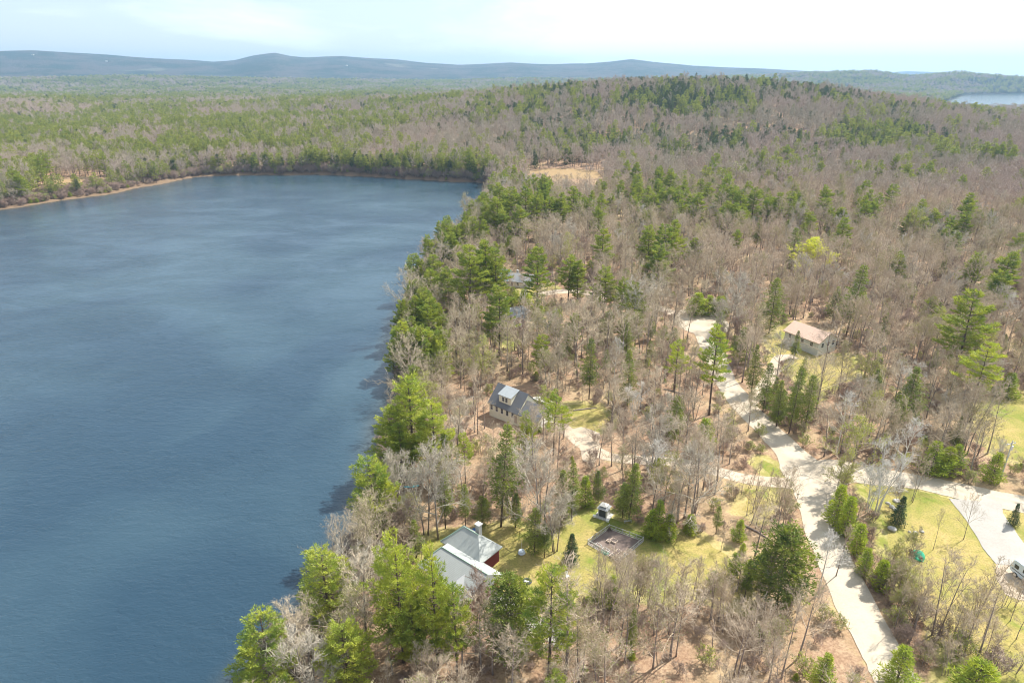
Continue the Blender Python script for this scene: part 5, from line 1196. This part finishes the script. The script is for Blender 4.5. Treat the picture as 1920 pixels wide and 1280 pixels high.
# ------------------------------------------------------------------ gazebo-like screened kiosk
g = hit(1132, 967); k_ = empty('garden_gazebo', g, -0.55); k_.scale = (0.85, 0.85, 0.85); tag(k_, 'small grey screened gazebo with a tiered pointed roof beyond the garden', 'gazebo')
MB().box((0, 0, 0.12), (3.6, 3.2, 0.3)).build('platform', M['greywood'], k_, 0.03)
for x in (-0.95, 0.95):
    for y in (-0.95, 0.95): MB().box((x, y, 1.4), (0.2, 0.2, 2.3)).build('corner_post', M['greywood'], k_)
MB().box((0, 0, 1.35), (1.7, 1.7, 2.1)).build('screen', M['darkmetal'], k_)
MB().box((0.97, 0, 1.35), (0.05, 1.6, 2.1)).build('side_panel', M['steel'], k_)
MB().box((0, 0, 2.72), (2.7, 2.7, 0.34), 0, 0.62).build('lower_roof', M['roof_grey'], k_); MB().box((0, 0, 3.02), (1.35, 1.35, 0.26)).build('roof_lantern', M['darkmetal'], k_)
MB().box((0, 0, 3.45), (1.75, 1.75, 0.6), 0, 0.06).build('upper_roof', M['greywood'], k_)
for x, y in ((-1.7, -1.5), (1.6, -1.5)): MB().box((x, y, 0.32), (0.7, 0.5, 0.5), 0.2).build('planter', M['white'], k_, 0.05)
def bench(px, py, rz, lab):
    g = hit(px, py); o = empty('garden_bench', g, rz); tag(o, lab, 'bench'); MB().box((0, 0, 0.42), (1.6, 0.4, 0.06)).build('seat', M['greywood'], o)
    for x in (-0.65, 0.65): MB().box((x, 0, 0.2), (0.08, 0.36, 0.4)).build('leg', M['greywood'], o)
bench(1177, 979, 0.2, 'low grey plank bench under the evergreens right of the gazebo')

# ------------------------------------------------------------------ yard things
def lathe(prof, n=20):
    b = MB()
    for r, z in prof:
        for j in range(n): a = 2 * PI * j / n; b.v.append((r * math.cos(a), r * math.sin(a), z))
    for i in range(len(prof) - 1):
        for j in range(n): j2 = (j + 1) % n; b.f.append((i * n + j, i * n + j2, (i + 1) * n + j2, (i + 1) * n + j))
    return b
g = hit(988, 1090); o = empty('fire_pit', g); tag(o, 'round dark ringed fire pit with pale ash on the lawn', 'fire pit')
lathe([(0.45, 0.0), (0.45, 0.28), (0.72, 0.32), (0.85, 0.18), (0.95, 0.0)]).build('ring', M['darkmetal'], o); lathe([(0.0, 0.16), (0.44, 0.13)]).build('ash', M['white'], o)
g = hit(978, 1038); o = empty('covered_table', g, 0.4); tag(o, 'pale blue-white sheet draped over a small lawn table', 'table')
lathe([(0.0, 0.78), (0.55, 0.76), (0.62, 0.5), (0.72, 0.28), (0.66, 0.25)], 14).build('sheet', surf('pale_blue_sheet', (0.62, 0.70, 0.82), 0.7), o); MB().tube([(0, 0, 0), (0, 0, 0.76)], 0.05, 6).build('leg', M['steel'], o)
MB().tube([(0.1, 0.2, 0.7), (0.1, 0.2, 2.9)], 0.03, 5).build('pole', M['trim'], o)
g = hit(889, 1000); o = empty('covered_grill', g, 0.3); tag(o, 'blue tarp cover over a rounded shape behind the red house chimney', 'tarp')
b = lathe([(0.85, 0.0), (0.75, 0.35), (0.62, 0.8), (0.35, 1.12), (0.0, 1.2)], 12); b.build('cover', M['bluetarp'], o); MB().tube([(-0.8, 0.2, 0.02), (-1.3, 0.5, 0.02), (-1.1, 0.9, 0.02)], 0.03, 4).build('tie_rope', M['white'], o)
def boat(px, py, rz, mat, lab, L=3.6):
    g = hit(px, py); o = empty('kayak', g, rz); tag(o, lab, 'kayak'); b = MB(); n = 11
    for i in range(n):
        t = i / (n - 1) * 2 - 1; w = 0.36 * (1 - abs(t) ** 2.4) + 0.02
        for a in range(8):
            q = 2 * PI * a / 8; b.v.append((t * L / 2, w * math.cos(q), 0.22 + 0.10 * t * t + (0.17 if math.sin(q) > 0 else 0.22) * math.sin(q) * (1 - abs(t) ** 3)))
    for i in range(n - 1):
        for a in range(8): a2 = (a + 1) % 8; b.f.append((i * 8 + a, i * 8 + a2, (i + 1) * 8 + a2, (i + 1) * 8 + a))
    b.build('hull', mat, o, smooth=True); lathe([(0.30, 0.40), (0.34, 0.44), (0.28, 0.46), (0.0, 0.36)], 12).build('cockpit', M['rubber'], o)
boat(771, 913, 0.15, M['turq'], 'bright turquoise kayak lying among the trees near the shore', 4.0)
boat(945, 1222, 0.8, surf('dark_teal_plastic', (0.02, 0.28, 0.28), 0.35), 'dark teal kayak under the evergreen by the red house drive', 3.4)
g = hit(1064, 1083); o = empty('lawn_chair', g, 0.5); tag(o, 'single white lawn chair on the dry lawn', 'chair')
MB().box((0, 0, 0.42), (0.6, 0.55, 0.05)).build('seat', M['white'], o); b = MB(); b.slab([(-0.3, 0.25, 0.44), (0.3, 0.25, 0.44), (0.3, 0.5, 1.15), (-0.3, 0.5, 1.15)], 0.04); b.build('backrest', M['white'], o)
for x in (-0.27, 0.27):
    for y in (-0.24, 0.24): MB().box((x, y, 0.2), (0.05, 0.05, 0.42)).build('leg', M['white'], o)
M['dome_green'] = surf('green_sandbox_plastic', (0.03, 0.36, 0.20), 0.3, 0.5, 0.1); g = hit(1720, 1044); o = empty('dome_sandbox', g, 0.9); tag(o, 'green plastic dome play sandbox standing on the corner lawn', 'sandbox')
b = lathe([(1.15, 0.0), (1.2, 0.35), (1.05, 0.75), (0.75, 1.15), (0.35, 1.4), (0.0, 1.5)], 18); b.build('shell', M['dome_green'], o, smooth=True); MB().ball((-1.25, 0.0, 0.45), (0.42, 0.34, 0.3), 10, 6).build('spout', M['dome_green'], o, smooth=True)
for a in (0.8, 2.3, 4.0, 5.5): MB().ball((1.15 * math.cos(a), 1.15 * math.sin(a), 0.12), (0.35, 0.25, 0.16), 8, 5).build('foot', M['dome_green'], o, smooth=True)
MB().ball((-0.85, -0.55, 0.7), (0.3, 0.3, 0.3), 8, 6).build('opening', M['rubber'], o, smooth=True)
def rock(name, px, py, r, lab, seed, mat='stone', grp=None):
    g = hit(px, py); b = MB().ball((0, 0, 0), (r, r * 0.8, r * 0.62), 12, 8); rs = np.random.RandomState(seed); ph = rs.uniform(0, 6, 3)
    b.v = [tuple(np.array(v) * (1 + 0.13 * math.sin(3 * v[0] / r + ph[0]) + 0.11 * math.sin(4 * v[1] / r + ph[1]) + 0.1 * math.sin(5 * v[2] / r + ph[2]))) for v in b.v]
    o = b.build(name, M[mat]); o.location = (g[0], g[1], g[2] + r * 0.28); o.rotation_euler = (0, 0, rs.uniform(0, 3)); tag(o, lab, 'rock', grp)
rock('boulder', 1672, 993, 0.85, 'large pale grey boulder at the left edge of the corner lawn', 1)
rock('lawn_rock', 1705, 997, 0.35, 'small brown rock just right of the large grey boulder', 2); rock('lawn_rock', 1716, 998, 0.4, 'middle brown rock of the short row on the corner lawn', 3); rock('lawn_rock', 1728, 997, 0.45, 'last brown rock of the row, farthest from the grey boulder', 4)
for k, (a, b_) in enumerate(((1665, 944), (1673, 951), (1681, 940), (1688, 950), (1679, 957))): rock('lawn_rock', a, b_, 0.5 + 0.1 * (k % 3), 'pale stone heaped under the bare birches on the corner lawn', 10 + k, 'concrete', 'stones heaped under the corner birches')
for k, (a, b_, lab) in enumerate(((208, 1190, 'brown boulder just under the lake surface near the bottom'), (590, 1016, 'small pale rock awash near the near shore'))): pass
# fallen logs
lg = [(1215, 1125, 1262, 1147, 'long fallen trunk on the litter below the garden lawn'), (1160, 1160, 1195, 1140, 'short fallen log under the saplings left of the fallen trunk'), (1395, 985, 1440, 1010, 'fallen grey log in the brush right of the lawn'), (1245, 730, 1290, 742, 'fallen trunk on red leaves beyond the gravel yard'), (1075, 770, 1120, 765, 'dark log heap by the dry grass plot')]
for a, b_, c, d_, lab in lg:
    p, q = hit(a, b_), hit(c, d_); o = MB().tube([(p[0], p[1], p[2] + 0.15), ((p[0] + q[0]) / 2 + 0.2, (p[1] + q[1]) / 2, (p[2] + q[2]) / 2 + 0.2), (q[0], q[1], q[2] + 0.12)], [0.2, 0.16, 0.09], 6).build('fallen_log', M['bark']); tag(o, lab, 'log')
# utility pole
def upole(bx, by, H, lab, arm=True, rz=0.3):
    g = hit(bx, by); o = empty('utility_pole', g, rz); tag(o, lab, 'utility pole'); MB().tube([(0, 0, -0.5), (0, 0, H)], [0.17, 0.11], 8).build('pole', M['greywood'], o)
    if arm:
        MB().box((0, 0.16, H - 0.8), (2.4, 0.12, 0.14)).build('crossarm', M['greywood'], o)
        for x in (-1.05, 0, 1.05): MB().tube([(x, 0.16, H - 0.73), (x, 0.16, H - 0.45)], [0.07, 0.04], 6).build('insulator', M['white'], o)
        MB().tube([(0.32, 0, H - 2.2), (0.32, 0, H - 1.3)], 0.24, 10).build('transformer', M['steel'], o)
    return g
gA = upole(1873, 906, 10.5, 'grey utility pole with crossarm and transformer beside the side road')
# mailboxes and the post at the road bend
def mailbox(px, py, lab, mat='darkmetal'):
    g = hit(px, py); o = empty('mailbox', g, 0.4); tag(o, lab, 'mailbox'); MB().box((0, 0, 0.55), (0.1, 0.1, 1.1)).build('post', M['wood'], o); b = MB().box((0, 0, 1.15), (0.5, 0.2, 0.16)); b.tube([(-0.25, 0, 1.22), (0.25, 0, 1.22)], 0.1, 10); b.build('box', M[mat], o)
    MB().box((0.1, 0.12, 1.3), (0.03, 0.02, 0.2)).build('flag', surf('red_flag', (0.5, 0.05, 0.04)), o)
mailbox(1495, 935, 'dark mailbox on a post at the cream house driveway mouth'); mailbox(1904, 957, 'dark mailbox on the verge beside the small spruce')
g = hit(1317, 692); o = empty('lamp_post', g, 0); tag(o, 'thin dark lamp post beside the road below the turning circle', 'lamp post'); MB().tube([(0, 0, -0.2), (0, 0, 3.0)], 0.06, 8).build('post', M['darkmetal'], o); MB().box((0, 0, 3.2), (0.34, 0.34, 0.45), 0, 0.7).build('lantern', M['darkmetal'], o); MB().box((0, 0, 3.5), (0.46, 0.46, 0.16), 0, 0.2).build('cap', M['darkmetal'], o)
# motorhome at the right edge of the photo
g = hit(1921, 1098); mh = empty('motorhome', (g[0] + 1.35, g[1], g[2] + 0.1), R(100)); tag(mh, 'pale blue-white motorhome parked on the gravel pad at the right edge', 'motorhome')
M['rvwhite'] = surf('pale_blue_paint', (0.58, 0.68, 0.78), 0.3, 0.5, 0.06, coat=0.4)
b = MB(); pr_ = [(-3.6, 0.5), (3.1, 0.5), (3.7, 0.75), (3.75, 1.5), (3.3, 2.9), (2.9, 3.05), (-3.5, 3.05), (-3.65, 2.9)]
n = len(pr_)
for y in (-1.2, 1.2): b.v += [(x, y, z) for x, z in pr_]
b.f.append(tuple(range(n))[::1]); b.f.append(tuple(range(2 * n - 1, n - 1, -1)))
for i in range(n): j = (i + 1) % n; b.f.append((i, n + i, n + j, j))
b.build('body', M['rvwhite'], mh, 0.08)
for sgn in (-1, 1):
    for x in (-2.4, -0.9, 0.9): MB().box((x, sgn * 1.215, 2.1), (0.95, 0.03, 0.6)).build('side_window', M['glass'], mh, 0.01)
    MB().box((2.55, sgn * 1.215, 2.0), (0.8, 0.03, 0.75)).build('cab_window', M['glass'], mh, 0.01)
    mr = MB().box((3.1, sgn * 1.5, 1.95), (0.14, 0.22, 0.42)).tube([(3.1, sgn * 1.2, 1.8), (3.1, sgn * 1.45, 1.85)], 0.03, 4).build('mirror', M['white'], mh)
    for x in (-2.3, 2.4):
        w_ = MB().tube([(x, sgn * 1.02, 0.42), (x, sgn * 1.26, 0.42)], 0.44, 18).build('wheel', M['rubber'], mh); MB().tube([(x, sgn * 1.265, 0.42), (x, sgn * 1.28, 0.42)], 0.24, 12).build('rim', M['steel'], w_)
ws = MB(); ws.quad((3.765, -1.0, 1.6), (3.765, 1.0, 1.6), (3.40, 1.0, 2.75), (3.40, -1.0, 2.75)); ws.build('windscreen', M['glass'], mh)
for x in (-2.0, 0.4): MB().box((x, 0, 3.16), (0.8, 0.7, 0.2)).build('roof_vent', M['white'], mh, 0.03)
for y in (-0.85, 0.85): MB().tube([(3.72, y, 0.95), (3.79, y, 0.95)], 0.14, 10).build('headlight', M['steel'], mh)
MB().box((0, 1.22, 1.25), (6.6, 0.02, 0.14)).build('stripe', M['darkmetal'], mh)

# ------------------------------------------------------------------ the air
hz = MB(); hz.box((0, 4900, 206), (31000, 20500, 420)); HZ = hz.build('haze', None)
m, nt, out = newmat('thin_blue_haze'); pv = nt.nodes.new('ShaderNodeVolumePrincipled')
pv.inputs['Color'].default_value = (0.43, 0.69, 1.0, 1); pv.inputs['Density'].default_value = 9e-5; pv.inputs['Anisotropy'].default_value = 0.2
nt.links.new(pv.outputs[0], out.inputs['Volume']); HZ.data.materials.clear(); HZ.data.materials.append(m); tag(HZ, kind='stuff')
